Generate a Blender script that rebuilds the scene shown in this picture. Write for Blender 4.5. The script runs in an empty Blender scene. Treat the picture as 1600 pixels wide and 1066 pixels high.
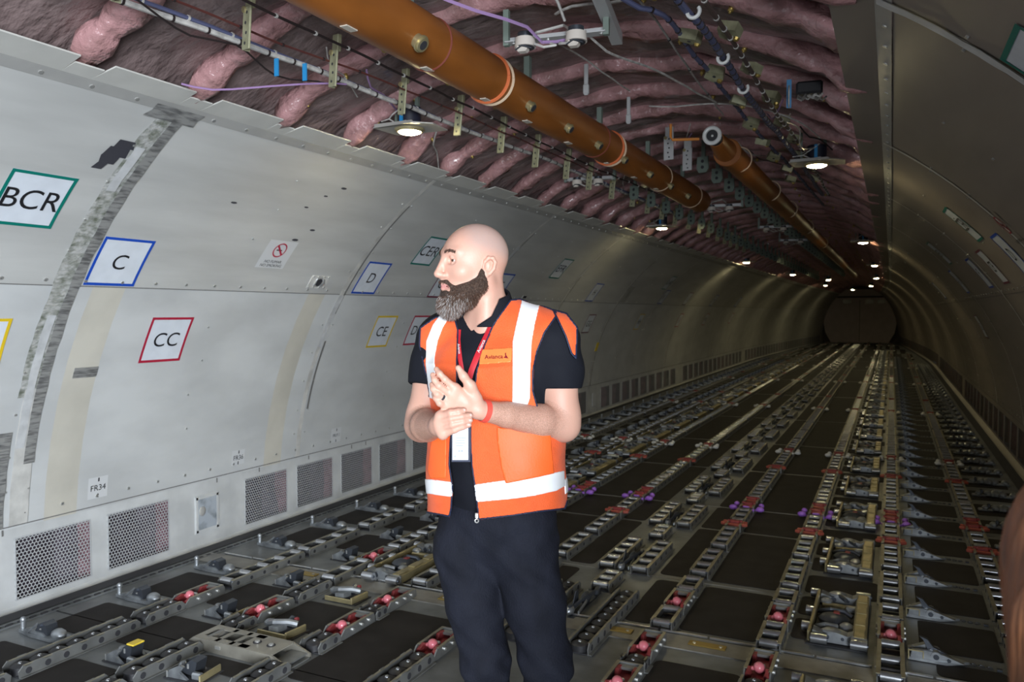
import bpy, bmesh, math, random
import numpy as np
from math import sin, cos, pi, sqrt, radians, degrees, atan, atan2, hypot
from mathutils import Vector, Matrix, noise
random.seed(7)
SC = bpy.context.scene
COL = SC.collection
# ------------------------------------------------------------------ camera
FPX = 1240.0
YAW = atan((1393 - 800) / FPX * cos(atan(45 / FPX)))
PITCH = -atan(45 / FPX)
CAMP = Vector((1.46, 0.0, 1.54))
cam_d = bpy.data.cameras.new('camera')
cam = bpy.data.objects.new('camera', cam_d); COL.objects.link(cam)
cam.location = CAMP
cam.rotation_euler = (pi / 2 + PITCH, 0, YAW)
cam_d.sensor_fit = 'HORIZONTAL'; cam_d.sensor_width = 23.5; cam_d.lens = FPX / 1600 * 23.5
cam_d.clip_start = 0.02; cam_d.clip_end = 200
cam_d.dof.use_dof = True; cam_d.dof.focus_distance = 2.3; cam_d.dof.aperture_fstop = 4.5
SC.camera = cam
# ------------------------------------------------------------------ view, world, large lights
SC.view_settings.view_transform = 'Standard'; SC.view_settings.look = 'None'
SC.view_settings.exposure = 0.0; SC.view_settings.gamma = 1.0; SC.view_settings.use_curve_mapping = False
w = bpy.data.worlds.new('world'); SC.world = w; w.use_nodes = True
w.node_tree.nodes['Background'].inputs[0].default_value = (0.75, 0.85, 1.0, 1)
w.node_tree.nodes['Background'].inputs[1].default_value = 0.10

def area_light(name, loc, target, sx, sy, power, color, spread=pi):
    d = bpy.data.lights.new(name, 'AREA'); d.shape = 'RECTANGLE'; d.size = sx; d.size_y = sy
    d.energy = power; d.color = color; d.spread = spread
    o = bpy.data.objects.new(name, d); COL.objects.link(o); o.location = loc
    o.rotation_euler = (Vector(target) - Vector(loc)).to_track_quat('-Z', 'Y').to_euler()
    return o
# daylight coming in through the open freight door behind and right of the camera
area_light('door_daylight', (3.9, -3.6, 1.35), (-2.6, 2.9, 0.9), 3.0, 2.5, 1120, (0.86, 0.93, 1.0))
# ------------------------------------------------------------------ materials
MATS = {}
def mat(name, col, rough=0.5, metal=0.0, var=0.0, scale=8.0, bump=0.0, bscale=40.0, emit=None, stretch=None,
        col2=None, spec=0.5, sheen=0.0, sss=0.0, detail=4.0, contrast=(0.35, 0.65), coat=0.0):
    if name in MATS: return MATS[name]
    m = bpy.data.materials.new(name); m.use_nodes = True; nt = m.node_tree
    b = nt.nodes['Principled BSDF']
    b.inputs['Base Color'].default_value = (*col, 1); b.inputs['Roughness'].default_value = rough
    b.inputs['Metallic'].default_value = metal; b.inputs['Specular IOR Level'].default_value = spec
    if sheen: b.inputs['Sheen Weight'].default_value = sheen
    if coat: b.inputs['Coat Weight'].default_value = coat
    if sss:
        b.inputs['Subsurface Weight'].default_value = sss
        b.inputs['Subsurface Radius'].default_value = (0.012, 0.005, 0.003); b.inputs['Subsurface Scale'].default_value = 1.0
    if var or bump or col2:
        tc = nt.nodes.new('ShaderNodeTexCoord'); mp = nt.nodes.new('ShaderNodeMapping')
        nt.links.new(tc.outputs['Object'], mp.inputs['Vector'])
        if stretch: mp.inputs['Scale'].default_value = stretch
    if var or col2:
        n = nt.nodes.new('ShaderNodeTexNoise'); n.inputs['Scale'].default_value = scale; n.inputs['Detail'].default_value = detail
        nt.links.new(mp.outputs[0], n.inputs['Vector'])
        r = nt.nodes.new('ShaderNodeValToRGB')
        c2 = col2 if col2 else tuple(c * (1 - var) for c in col)
        c1 = col if col2 else tuple(min(1, c * (1 + var * 0.5)) for c in col)
        r.color_ramp.elements[0].position = contrast[0]; r.color_ramp.elements[1].position = contrast[1]
        r.color_ramp.elements[0].color = (*c2, 1); r.color_ramp.elements[1].color = (*c1, 1)
        nt.links.new(n.outputs['Fac'], r.inputs[0]); nt.links.new(r.outputs[0], b.inputs['Base Color'])
    if bump:
        n2 = nt.nodes.new('ShaderNodeTexNoise'); n2.inputs['Scale'].default_value = bscale; n2.inputs['Detail'].default_value = 3
        nt.links.new(mp.outputs[0], n2.inputs['Vector'])
        bp = nt.nodes.new('ShaderNodeBump'); bp.inputs['Strength'].default_value = bump; bp.inputs['Distance'].default_value = 0.02
        nt.links.new(n2.outputs['Fac'], bp.inputs['Height']); nt.links.new(bp.outputs[0], b.inputs['Normal'])
    if emit:
        b.inputs['Emission Color'].default_value = (*emit[0], 1); b.inputs['Emission Strength'].default_value = emit[1]
    MATS[name] = m
    return m
M_WALL = mat('panel_paint', (0.50, 0.50, 0.485), 0.42, 0, 0.13, 3.0, 0.05, 6, stretch=(1, .35, 2.5), detail=8)
M_WALL2 = mat('lower_panel_paint', (0.55, 0.56, 0.56), 0.4, 0, 0.12, 3.0, 0.05, 6, stretch=(1, .6, 1.2), detail=8)
M_BEIGE = mat('old_cream_paint', (0.55, 0.525, 0.46), 0.45, 0, 0.12, 3.0, detail=8)
M_DADO = mat('dado_paint', (0.56, 0.57, 0.57), 0.42, 0, 0.13, 5.0, detail=8)
M_STRIP = mat('edge_strip', (0.36, 0.355, 0.34), 0.45, 0, 0.1, 6)
M_LIP = mat('lip_paint', (0.60, 0.59, 0.55), 0.4, 0, 0.08, 5)
M_WALLR = mat('right_panel_shaded', (0.27, 0.232, 0.20), 0.45, 0, 0.12, 3.0, stretch=(1, .35, 2.5), detail=8)  # darker copy of the panel paint, shade of the right wall put into the colour
M_LINE = mat('joint_and_shadow_line', (0.16, 0.155, 0.15), 0.6)
M_TAPE = mat('worn_tape', (0.62, 0.62, 0.60), 0.35, 0.3, col2=(0.20, 0.22, 0.17), scale=16, stretch=(1, 1.4, 3.0), contrast=(0.30, 0.62), bump=0.3, bscale=30, detail=8)
M_TAPE2 = mat('clean_joint_strip', (0.68, 0.67, 0.64), 0.4, 0.2, 0.2, 10)
M_HATCHTAPE = mat('printed_foil_tape', (0.42, 0.42, 0.41), 0.35, 0.4, col2=(0.16, 0.16, 0.16), scale=12, stretch=(1, 1, 7), contrast=(0.34, 0.58))
M_SCREW = mat('screw_metal', (0.62, 0.62, 0.6), 0.3, 0.7)
M_DARKGAP = mat('dark_gap', (0.03, 0.03, 0.035), 0.7)
M_FLOOR = mat('deck_grey_paint', (0.155, 0.165, 0.17), 0.38, 0.0, 0.35, 5, 0.05, 30, detail=8)
M_PAD = mat('grip_coating', (0.024, 0.021, 0.020), 0.7, 0, 0.25, 7, 0.1, 300, spec=.22)
M_BEAM = mat('deck_joint_beam', (0.26, 0.25, 0.225), 0.4, 0.2, 0.3, 8, detail=8)
M_SILVER = mat('bright_aluminium', (0.72, 0.73, 0.74), 0.3, 0.9, 0.15, 20)
M_RAIL = mat('anodised_rail', (0.34, 0.315, 0.24), 0.4, 0.6, 0.25, 12)
M_RAILL = mat('rail_grey', (0.27, 0.275, 0.27), 0.4, 0.6, 0.2, 12)
M_ROLL = mat('roller_steel', (0.44, 0.45, 0.47), 0.26, 0.85, 0.15, 20)
M_BLACK = mat('black_rubber', (0.022, 0.022, 0.025), 0.5)
M_CAST = mat('cast_latch_metal', (0.34, 0.36, 0.38), 0.38, 0.7, 0.35, 15)
M_DKSTEEL = mat('dark_steel', (0.09, 0.10, 0.12), 0.35, 0.7)
M_RED = mat('red_bracket', (0.25, 0.035, 0.038), 0.45, 0, 0.25, 20)
M_PINK = mat('pink_ball', (0.66, 0.17, 0.21), 0.3, coat=0.4)
M_ORANGE_RED = mat('orange_red_bracket', (0.36, 0.075, 0.05), 0.45)
M_PURPLE = mat('purple_knob', (0.33, 0.13, 0.60), 0.4)
M_WHITEP = mat('white_knob', (0.72, 0.72, 0.70), 0.4)
M_BRASS = mat('brass_part', (0.42, 0.30, 0.09), 0.4, 0.7)
M_GOLD = mat('gold_chromate', (0.47, 0.40, 0.22), 0.38, 0.65, 0.2, 14)
M_YEL = mat('yellow_paint', (0.75, 0.55, 0.05), 0.5)
M_BAG = mat('insulation_blanket', (0.225, 0.165, 0.16), 0.30, 0, 0.3, 5, 1.0, 11, detail=6, stretch=(1, 1.6, 1), coat=0.25)
M_RIB = mat('pink_insulation', (0.50, 0.27, 0.275), 0.28, 0, col2=(0.24, 0.13, 0.12), scale=7, bump=1.0, bscale=22, detail=6, contrast=(0.3, 0.6), coat=0.35)
M_DUCT = mat('orange_duct', (0.30, 0.098, 0.018), 0.45, 0, 0.3, 5, stretch=(1, .4, 1), detail=6)
M_DUCTBAND = mat('duct_band_orange', (0.70, 0.17, 0.06), 0.5)
M_CREAM = mat('cream_band', (0.70, 0.52, 0.36), 0.55)
M_LABEL = mat('small_label', (0.55, 0.50, 0.42), 0.5)
M_BRKT = mat('green_bracket', (0.36, 0.35, 0.22), 0.5, 0.2, 0.25, 20)
M_BRKT2 = mat('grey_green_bracket', (0.17, 0.21, 0.18), 0.5, 0.1)
M_WHPLATE = mat('white_drilled_plate', (0.55, 0.55, 0.55), 0.45, 0.3)
M_WIREB = mat('black_wire', (0.025, 0.018, 0.018), 0.5)
M_WIREW = mat('white_wire', (0.52, 0.50, 0.47), 0.45, 0, 0.3, 30)
M_WIREV = mat('violet_wire', (0.35, 0.22, 0.42), 0.45)
M_WIREBL = mat('blue_grey_wire', (0.10, 0.11, 0.20), 0.45)
M_BLUETAG = mat('blue_tag', (0.02, 0.22, 0.48), 0.5)
M_DETECT = mat('detector_plastic', (0.62, 0.56, 0.50), 0.5)
M_LAMP = mat('lamp_lens', (1, 1, 1), 0.3, emit=((1.0, 0.85, 0.46), 190))
M_CAN = mat('lamp_can', (0.015, 0.016, 0.03), 0.5)
M_PLATE = mat('lamp_plate', (0.42, 0.40, 0.37), 0.45, 0.3)
M_BULK = mat('bulkhead_paint', (0.72, 0.62, 0.63), 0.6, 0, 0.08, 3)
M_SIGNW = mat('sign_white', (0.66, 0.70, 0.76), 0.4, 0, 0.05, 12)
M_INK = mat('ink_black', (0.012, 0.012, 0.015), 0.5)
M_SG = mat('sign_green', (0.0, 0.17, 0.135), 0.45)
M_SB = mat('sign_blue', (0.01, 0.07, 0.45), 0.45)
M_SR = mat('sign_red', (0.42, 0.015, 0.045), 0.45)
M_SM = mat('sign_maroon', (0.16, 0.02, 0.05), 0.45)
M_SY = mat('sign_yellow', (0.72, 0.50, 0.02), 0.45)
M_STAIN = mat('dark_peeled_patch', (0.04, 0.04, 0.05), 0.7)

# ------------------------------------------------------------------ mesh helper
class MB:
    def __init__(s, *mats): s.v = []; s.f = []; s.m = []; s.mats = list(mats)
    def add(s, vs, fs, m=0):
        k = len(s.v); s.v += [tuple(p) for p in vs]; s.f += [tuple(i + k for i in f) for f in fs]; s.m += [m] * len(fs)
    def box(s, c, d, m=0, rz=0, ch=0.0, rx=0):
        hx, hy, hz = d[0] / 2, d[1] / 2, d[2] / 2
        R_ = Matrix.Rotation(rz, 3, 'Z') @ Matrix.Rotation(rx, 3, 'X'); C_ = Vector(c)
        if ch <= 0:
            vs = [R_ @ Vector((x, y, z)) + C_ for z in (-hz, hz) for x, y in ((-hx, -hy), (hx, -hy), (hx, hy), (-hx, hy))]
            s.add(vs, [(3, 2, 1, 0), (4, 5, 6, 7), (0, 1, 5, 4), (1, 2, 6, 5), (2, 3, 7, 6), (3, 0, 4, 7)], m); return
        ch = min(ch, hx * .9, hy * .9, hz * .9)
        vs = []
        for z, i in ((-hz, ch), (-hz + ch, 0), (hz - ch, 0), (hz, ch)):
            for x, y in ((-hx + i + ch * (i == 0), -hy + i), (hx - i - ch * (i == 0), -hy + i), (hx - i, -hy + i + ch * (i == 0)), (hx - i, hy - i - ch * (i == 0)),
                         (hx - i - ch * (i == 0), hy - i), (-hx + i + ch * (i == 0), hy - i), (-hx + i, hy - i - ch * (i == 0)), (-hx + i, -hy + i + ch * (i == 0))):
                vs.append(R_ @ Vector((x, y, z)) + C_)
        fs = [tuple(range(7, -1, -1)), tuple(range(24, 32))]
        for l in range(3):
            for k in range(8): fs.append((l * 8 + k, l * 8 + (k + 1) % 8, l * 8 + 8 + (k + 1) % 8, l * 8 + 8 + k))
        s.add(vs, fs, m)
    def cyl(s, a, b, r, n=12, m=0, r2=None, cap=True):
        a = Vector(a); b = Vector(b); r2 = r if r2 is None else r2
        d = (b - a).normalized(); u = d.orthogonal().normalized(); w_ = d.cross(u)
        vs = [a + (u * cos(2 * pi * k / n) + w_ * sin(2 * pi * k / n)) * r for k in range(n)]
        vs += [b + (u * cos(2 * pi * k / n) + w_ * sin(2 * pi * k / n)) * r2 for k in range(n)]
        fs = [(k, (k + 1) % n, n + (k + 1) % n, n + k) for k in range(n)]
        if cap: fs += [tuple(range(n - 1, -1, -1)), tuple(range(n, 2 * n))]
        s.add(vs, fs, m)
    def tube(s, pts, r, n=8, m=0):
        pts = [Vector(p) for p in pts]; N = len(pts)
        rr = r if callable(r) else (lambda t: r)
        vs = []; u = None
        for i, p in enumerate(pts):
            d = (pts[min(i + 1, N - 1)] - pts[max(i - 1, 0)]).normalized()
            u = (d.orthogonal() if u is None else (u - d * u.dot(d))).normalized(); w_ = d.cross(u)
            R_ = rr(i / (N - 1))
            vs += [p + (u * cos(2 * pi * k / n) + w_ * sin(2 * pi * k / n)) * R_ for k in range(n)]
        fs = [(i * n + k, i * n + (k + 1) % n, i * n + n + (k + 1) % n, i * n + n + k) for i in range(N - 1) for k in range(n)]
        fs += [tuple(range(n - 1, -1, -1)), tuple(range((N - 1) * n, N * n))]
        s.add(vs, fs, m)
    def prism(s, poly, axis, a, b, m=0):
        # poly in the two other axes (cyclic order), extruded from a to b
        def P(p, t):
            return {0: (t, p[0], p[1]), 1: (p[0], t, p[1]), 2: (p[0], p[1], t)}[axis]
        n = len(poly); vs = [P(p, a) for p in poly] + [P(p, b) for p in poly]
        fs = [tuple(range(n)), tuple(range(2 * n - 1, n - 1, -1))] + [(k, n + k, n + (k + 1) % n, (k + 1) % n) for k in range(n)]
        s.add(vs, fs, m)
    def ball(s, c, r, n=10, m=0, sc=(1, 1, 1)):
        vs = []; c = Vector(c)
        for i in range(1, n // 2):
            t = pi * i / (n // 2)
            for k in range(n): vs.append(c + Vector((r * sc[0] * sin(t) * cos(2 * pi * k / n), r * sc[1] * sin(t) * sin(2 * pi * k / n), r * sc[2] * cos(t))))
        L = n // 2 - 1
        fs = [(i * n + k, (i + 1) * n + k, (i + 1) * n + (k + 1) % n, i * n + (k + 1) % n) for i in range(L - 1) for k in range(n)]
        vs += [c + Vector((0, 0, r * sc[2])), c - Vector((0, 0, r * sc[2]))]
        fs += [(L * n, k, (k + 1) % n) for k in range(n)] + [(L * n + 1, (L - 1) * n + (k + 1) % n, (L - 1) * n + k) for k in range(n)]
        s.add(vs, fs, m)
    def torus(s, c, R_, r, n=20, k=6, m=0, ax='Z', arc=2 * pi, a0=0):
        pts = []
        N = n if arc >= 2 * pi - 1e-6 else n + 1
        for i in range(n + 1):
            t = a0 + arc * i / n; p = {'Z': (R_ * cos(t), R_ * sin(t), 0), 'Y': (R_ * cos(t), 0, R_ * sin(t)), 'X': (0, R_ * cos(t), R_ * sin(t))}[ax]
            pts.append(Vector(c) + Vector(p))
        s.tube(pts, r, k, m)
    def mesh(s, name, smooth=True, ang=35):
        me = bpy.data.meshes.new(name); me.from_pydata(s.v, [], s.f)
        for mm in s.mats: me.materials.append(mm)
        me.polygons.foreach_set('material_index', s.m)
        me.validate(); me.update()
        bm = bmesh.new(); bm.from_mesh(me); bmesh.ops.recalc_face_normals(bm, faces=bm.faces[:]); bm.to_mesh(me); bm.free()
        if smooth:
            me.polygons.foreach_set('use_smooth', [True] * len(me.polygons))
            if ang: me.set_sharp_from_angle(angle=radians(ang))
        return me
def tag(o, label=None, cat=None, group=None, kind=None):
    if label: o['label'] = label
    if cat: o['category'] = cat
    if group: o['group'] = group
    if kind: o['kind'] = kind
    return o
def link(name, me, parent=None, loc=None, rz=0):
    o = bpy.data.objects.new(name, me); COL.objects.link(o)
    if parent: o.parent = parent
    if loc is not None: o.location = loc
    if rz: o.rotation_euler = (0, 0, rz)
    return o
def obj(name, mb, parent=None, **kw): return link(name, mb.mesh(name, **kw), parent)
def empty(name, loc=(0, 0, 0), rz=0):
    o = bpy.data.objects.new(name, None); COL.objects.link(o); o.location = loc; o.rotation_euler = (0, 0, rz)
    o.empty_display_size = 0.05
    return o
class Kind:
    """one kind of thing: near copies get parts, far copies are one mesh"""
    def __init__(s, name, parts):
        s.name = name; s.parts = [(pn, mb.mesh(pn)) for pn, mb in parts]; s.cache = {}
        J = MB()
        for pn, mb in parts:
            off = len(J.mats); J.mats += mb.mats; k = len(J.v)
            J.v += mb.v; J.f += [tuple(i + k for i in f) for f in mb.f]; J.m += [i + off for i in mb.m]
        s.joined = J.mesh(name)
    def place(s, loc, label, cat, group=None, rz=0, far=False, flip=False):
        if far:
            o = link(s.name, s.joined, None, loc, rz)
        else:
            o = empty(s.name, loc, rz)
            for pn, me in s.parts: link(pn, me, o)
        if flip: o.scale = (-1, 1, 1)
        return tag(o, label, cat, group)
ORD = ['nearest', 'second nearest', 'third nearest', 'fourth nearest', 'fifth nearest', 'sixth nearest', 'seventh nearest', 'eighth nearest', 'ninth nearest', 'tenth nearest', 'eleventh nearest', 'twelfth nearest',
       'thirteenth nearest', 'fourteenth nearest', 'fifteenth nearest', 'sixteenth nearest', 'seventeenth nearest', 'eighteenth nearest', 'nineteenth nearest', 'twentieth nearest'] + ['%dth nearest' % k for k in range(21, 120)]
for k in (21, 31, 41, 51, 61, 71): ORD[k - 1] = '%dst nearest' % k; ORD[k] = '%dnd nearest' % (k + 1); ORD[k + 1] = '%drd nearest' % (k + 2)

# ------------------------------------------------------------------ hull shape
FP = 0.545           # frame pitch
RW, ZC = 2.66, 0.20
YEND = 44.4
def taper(Y):
    return 1.0 if Y < 26 else 1.0 - 0.335 * min(1.0, (Y - 26) / 18.4) ** 1.35
def wp(side, Y, ang, off=0.0):
    """point on a side panel: side -1 left, +1 right; ang in degrees above the hull centre; off = inward offset"""
    a = radians(ang); r = RW - off
    return Vector((side * r * cos(a) * taper(Y), Y, ZC + r * sin(a)))
def frange(a, b, s):
    n = max(1, int(round((b - a) / s))); return [a + (b - a) * i / n for i in range(n + 1)]
SEAMS = [2.58 + 2.18 * k for k in range(0, 19)]
Y0 = -1.6

def build_wall(side):
    nm = 'wall_left' if side < 0 else 'wall_right'
    ys0 = Y0 if side < 0 else 0.35
    ys = sorted(set([round(y, 3) for y in frange(ys0, 26, 0.545)] + ([2.66, 2.74, 2.93, 4.40, 4.58] if side < 0 else []) + [round(y, 3) for y in frange(26, YEND, 1.0)]))
    angs = [4.6, 9, 14, 19, 24, 29, 33.6, 39, 44, 49, 54, 57.0]
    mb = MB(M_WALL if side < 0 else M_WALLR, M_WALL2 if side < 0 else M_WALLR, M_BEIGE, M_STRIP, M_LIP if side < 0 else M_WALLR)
    vs = [wp(side, y, a) for y in ys for a in angs]; n = len(angs)
    k0 = len(mb.v); mb.v += [tuple(p) for p in vs]
    for i in range(len(ys) - 1):
        ym = (ys[i] + ys[i + 1]) / 2
        for j in range(n - 1):
            am = (angs[j] + angs[j + 1]) / 2
            mi = 1 if am < 33.6 else 0
            if side < 0 and am < 33.6 and (2.74 < ym < 2.93 or 4.40 < ym < 4.58): mi = 2
            mb.f.append((k0 + i * n + j, k0 + i * n + j + 1, k0 + (i + 1) * n + j + 1, k0 + (i + 1) * n + j)); mb.m.append(mi)
    # edge strip 57 - 58.2 deg
    for y0, y1 in zip(ys[:-1], ys[1:]):
        mb.add([wp(side, y0, 57, .004), wp(side, y0, 58.2, .004), wp(side, y1, 58.2, .004), wp(side, y1, 57, .004)], [(0, 1, 2, 3)], 3)
    return obj(nm, mb, ang=30)
for sd in (-1, 1): tag(build_wall(sd), kind='structure')
# notched lip above the panels, one piece between joints
ribY = [2.62 - FP * 7 + FP * k for k in range(0, 84)]
ribY = [y for y in ribY if y < YEND - .3]
tri = 1
for side in (-1, 1):
    mb = MB(M_LIP if side < 0 else M_WALLR)
    y = -1.4 if side < 0 else 0.35
    def lp(Y, t, up=0.0):   # t 0 fold .. 1 edge
        a = wp(side, Y, 58.2, .004); x = abs(a.x); xe = 1.27 * taper(Y); z = a.z + (2.49 - a.z) * t
        return Vector((side * (x + (xe - x) * t), Y, z + up))
    rb = [r for r in ribY if r > y + .2]
    cur = y
    segs = []
    for r in rb:
        
        if side > 0: continue
        segs.append((cur, r - .062, 1.0)); segs.append((r - .062, r + .062, .62)); cur = r + .062
    segs += [(cur, YEND, 1.0)] if side < 0 else [(a_, b_, 1.0) for a_, b_ in zip(frange(cur, YEND, 1.09)[:-1], frange(cur, YEND, 1.09)[1:])]
    for a, b, t in segs:
        q = [lp(a, 0), lp(b, 0), lp(b - (0.012 if t == 1 and side < 0 else 0), t), lp(a + (0.012 if t == 1 and side < 0 else 0), t)]
        q2 = [p + Vector((0, 0, .006)) for p in q]
        mb.add(q + q2, [(0, 1, 2, 3), (7, 6, 5, 4), (2, 3, 7, 6), (1, 2, 6, 5), (3, 0, 4, 7)])
    tag(obj('trim_%d' % tri, mb, smooth=False), kind='structure'); tri += 1
# joint strips / tape over the panel seams
def strip(side, Y, w_, a0, a1, off, mb, m=0, step=2.0, rag=0.0):
    an = frange(a0, a1, step); P_ = []
    for a in an:
        dl = (random.random() - .5) * rag; dr = (random.random() - .5) * rag
        P_.append((wp(side, Y - w_ / 2 + dl, a, off), wp(side, Y + w_ / 2 + dr, a, off)))
    vs = [p for q in P_ for p in q]
    mb.add(vs, [(2 * i, 2 * i + 1, 2 * i + 3, 2 * i + 2) for i in range(len(an) - 1)], m)
for side in (-1, 1):
    for i, Y in enumerate(SEAMS):
        mb = MB(M_TAPE, M_TAPE2, M_HATCHTAPE, M_LINE, M_STAIN, mat('foil_tape', (.62, .63, .64), .5, .15, .15, 14))
        if side < 0 and i == 0:
            strip(side, Y, .13, 20, 57, .006, mb, 0, 1.2, .012)
            strip(side, Y + .015, .10, 5, 21, .008, mb, 1, 1.5, .006)
            strip(side, Y - .012, .045, 14, 30, .011, mb, 5, 1.5, .006)
            strip(side, Y - .025, .05, 46, 52, .012, mb, 5, 1.5, .006)
            strip(side, Y + .05, .055, 12, 56, .009, mb, 2, 1.5, .008)
            strip(side, Y + .0, .26, 56, 57.8, .011, mb, 2, 1.0, .03)
            strip(side, Y - .11, .09, 5, 16, .010, mb, 2, 1.5, .01)
            for a0, a1, dy, ww in ((49.2, 50.2, -.13, .08), (50.2, 51.4, -.115, .11), (51.4, 52.4, -.10, .09), (48.4, 49.2, -.15, .05)):
                strip(side, Y + dy, ww, a0, a1, .007, mb, 4, 1.0, .02)
        else:
            strip(side, Y, .045, 5, 58, .005, mb, 1 if Y < 5 or side > 0 and Y < 3 else 1, 1.5, .004)
            strip(side, Y + .032, .014, 30 if i % 2 else 5, 52, .006, mb, 3, 2)  # painted shadow line along the edge of the joint strip
            if side < 0 and i == 1:
                strip(side, Y, .05, 24, 33.5, .009, mb, 5, 1.5, .012); strip(side, Y + .05, .02, 13, 25, .007, mb, 3, 2)
            if side > 0 and i == 0: strip(side, Y, .055, 30, 58, .009, mb, 5, 1.0, .012)
            if i in (3, 2) and side < 0: strip(side, Y, .05, 42, 48, .009, mb, 5, 1.0, .01)
        tag(obj('trim_%d' % tri, mb, ang=60), kind='structure'); tri += 1
# long horizontal joints with screw rows
mb = MB(M_LINE, M_SCREW, M_STRIP)
for side in (-1, 1):
    ys = frange(Y0 if side < 0 else .35, YEND, 1.0)
    for a in (4.9, 33.6):
        for y0, y1 in zip(ys[:-1], ys[1:]):
            mb.add([wp(side, y0, a - .06, .003), wp(side, y0, a + .06, .003), wp(side, y1, a + .06, .003), wp(side, y1, a - .06, .003)], [(0, 1, 2, 3)], 0)
    y = .9
    while y < 16:
        for a, o_ in ((57.5, 0), (34.3, .1), (6.2, .05)):
            yy = y + o_; c = wp(side, yy, a, .005); d = (wp(side, yy, a, .008) - c).normalized()
            mb.cyl(c - d * .002, c + d * .003, .009, 8, 1)
            if a < 40: mb.cyl(c, c + d * .0035, .004, 6, 0)
        y += .21 if y < 10 else .5
    for y in [1.0 + .135 * k for k in range(0, 1)]: pass
    for sY in SEAMS[:6]:
        for a in (9, 13, 18, 23, 28, 38, 42, 47, 52):
            for o_ in (-.06, .06, 1.05 + (.02 if a % 2 else -.02)):
                if o_ > 1 and a not in (18, 23, 28, 42, 47, 52, 13): continue
                c = wp(side, sY + o_, a, .004); d = (wp(side, sY + o_, a, .008) - c).normalized()
                mb.cyl(c - d * .002, c + d * .005, .006, 7, 1)
tag(obj('trim_%d' % tri, mb), kind='structure'); tri += 1

# dado : solid frame around openings, one run per side
GW, GH = 0.43, 0.325     # grille opening
def grille_ys(side):
    out = []; y = 2.80 - FP * 5 if side < 0 else 2.80 - FP * 3
    skip = {2.80 + FP * 2} if side < 0 else set()
    k = 0
    while y < YEND - 1.2:
        n = round((y - 2.80) / FP)
        if side < 0:
            if n == 2: pass
            elif n in (16, 26, 41): pass
            else: out.append(y)
        else:
            if n in (10, 25, 40): pass
            else: out.append(y)
        y += FP
    return out
def dp(side, Y, z):  # dado face
    x = 2.655 if z > 0.0 else 2.655 - (0.0 - z) * 1.3
    return Vector((side * x * taper(Y), Y, z))
for side in (-1, 1):
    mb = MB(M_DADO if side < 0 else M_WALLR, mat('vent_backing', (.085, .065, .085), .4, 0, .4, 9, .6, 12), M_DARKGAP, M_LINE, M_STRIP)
    G = grille_ys(side); cur = Y0 if side < 0 else 0.35
    segs = []
    if side < 0: H = 3.87
    for g in G:
        gw = GW
        if g - gw / 2 > cur: segs.append((cur, g - gw / 2, 0)); 
        segs.append((max(cur, g - gw / 2), g + gw / 2, 1)); cur = g + gw / 2
    segs.append((cur, YEND, 0))
    for a, b, op in segs:
        ysn = frange(a, b, 1.0) if not op else [a, b]
        for p, q in zip(ysn[:-1], ysn[1:]):
            zz = [(-.06, 0.0), (0.0, .03), (.355, .43)] + ([(.03, .355)] if not op else [])
            for z0, z1 in zz:
                mb.add([dp(side, p, z0), dp(side, q, z0), dp(side, q, z1), dp(side, p, z1)], [(0, 1, 2, 3)], 0)
    # backing blanket behind the grilles, kick gap and sill
    ysn = frange(Y0, 24, .11) + frange(24.5, YEND, 1.0); zz = [-.05, .05, .14, .23, .32, .42]
    vs = []
    for y in ysn:
        for z in zz:
            dx = .05 * noise.noise(Vector((y * 5, z * 3, side))) + .035 * sin(2 * pi * (y - .05) / FP)
            vs.append((side * (2.76 + dx) * taper(y), y, z))
    n = len(zz)
    k0 = len(mb.v); mb.v += vs
    for i in range(len(ysn) - 1):
        pk = (ysn[i] - 2.95) % FP < .12
        for j in range(n - 1):
            mb.f.append((k0 + i * n + j, k0 + i * n + j + 1, k0 + i * n + n + j + 1, k0 + i * n + n + j)); mb.m.append(1 if not pk else 5)
    mb.mats.append(mat('vent_backing_pink', (.26, .13, .155), .4, 0, .4, 14, .6, 20))
    for p, q in zip(frange(Y0, YEND, 1.0)[:-1], frange(Y0, YEND, 1.0)[1:]):
        mb.add([(side * 2.575 * taper(p), p, -.05), (side * 2.575 * taper(q), q, -.05), (side * 2.50 * taper(q), q, .001), (side * 2.50 * taper(p), p, .001)], [(0, 1, 2, 3)], 2)
        mb.add([(side * 2.80 * taper(p), p, -.06), (side * 2.80 * taper(q), q, -.06), (side * 2.50 * taper(q), q, -.06), (side * 2.50 * taper(p), p, -.06)], [(0, 1, 2, 3)], 2)
    if side < 0:
        for Yt in (3.96, 4.36, 4.90, 5.45, 5.65, 3.42 - .9):
            mb.add([dp(side, Yt - .005, .385) - Vector((side * .004, 0, 0)), dp(side, Yt + .005, .385) - Vector((side * .004, 0, 0)), dp(side, Yt + .005, .44) - Vector((side * .004, 0, 0)), dp(side, Yt - .005, .44) - Vector((side * .004, 0, 0))], [(0, 1, 2, 3)], 3)
    tag(obj('trim_%d' % tri, mb, ang=30), kind='structure'); tri += 1
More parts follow.
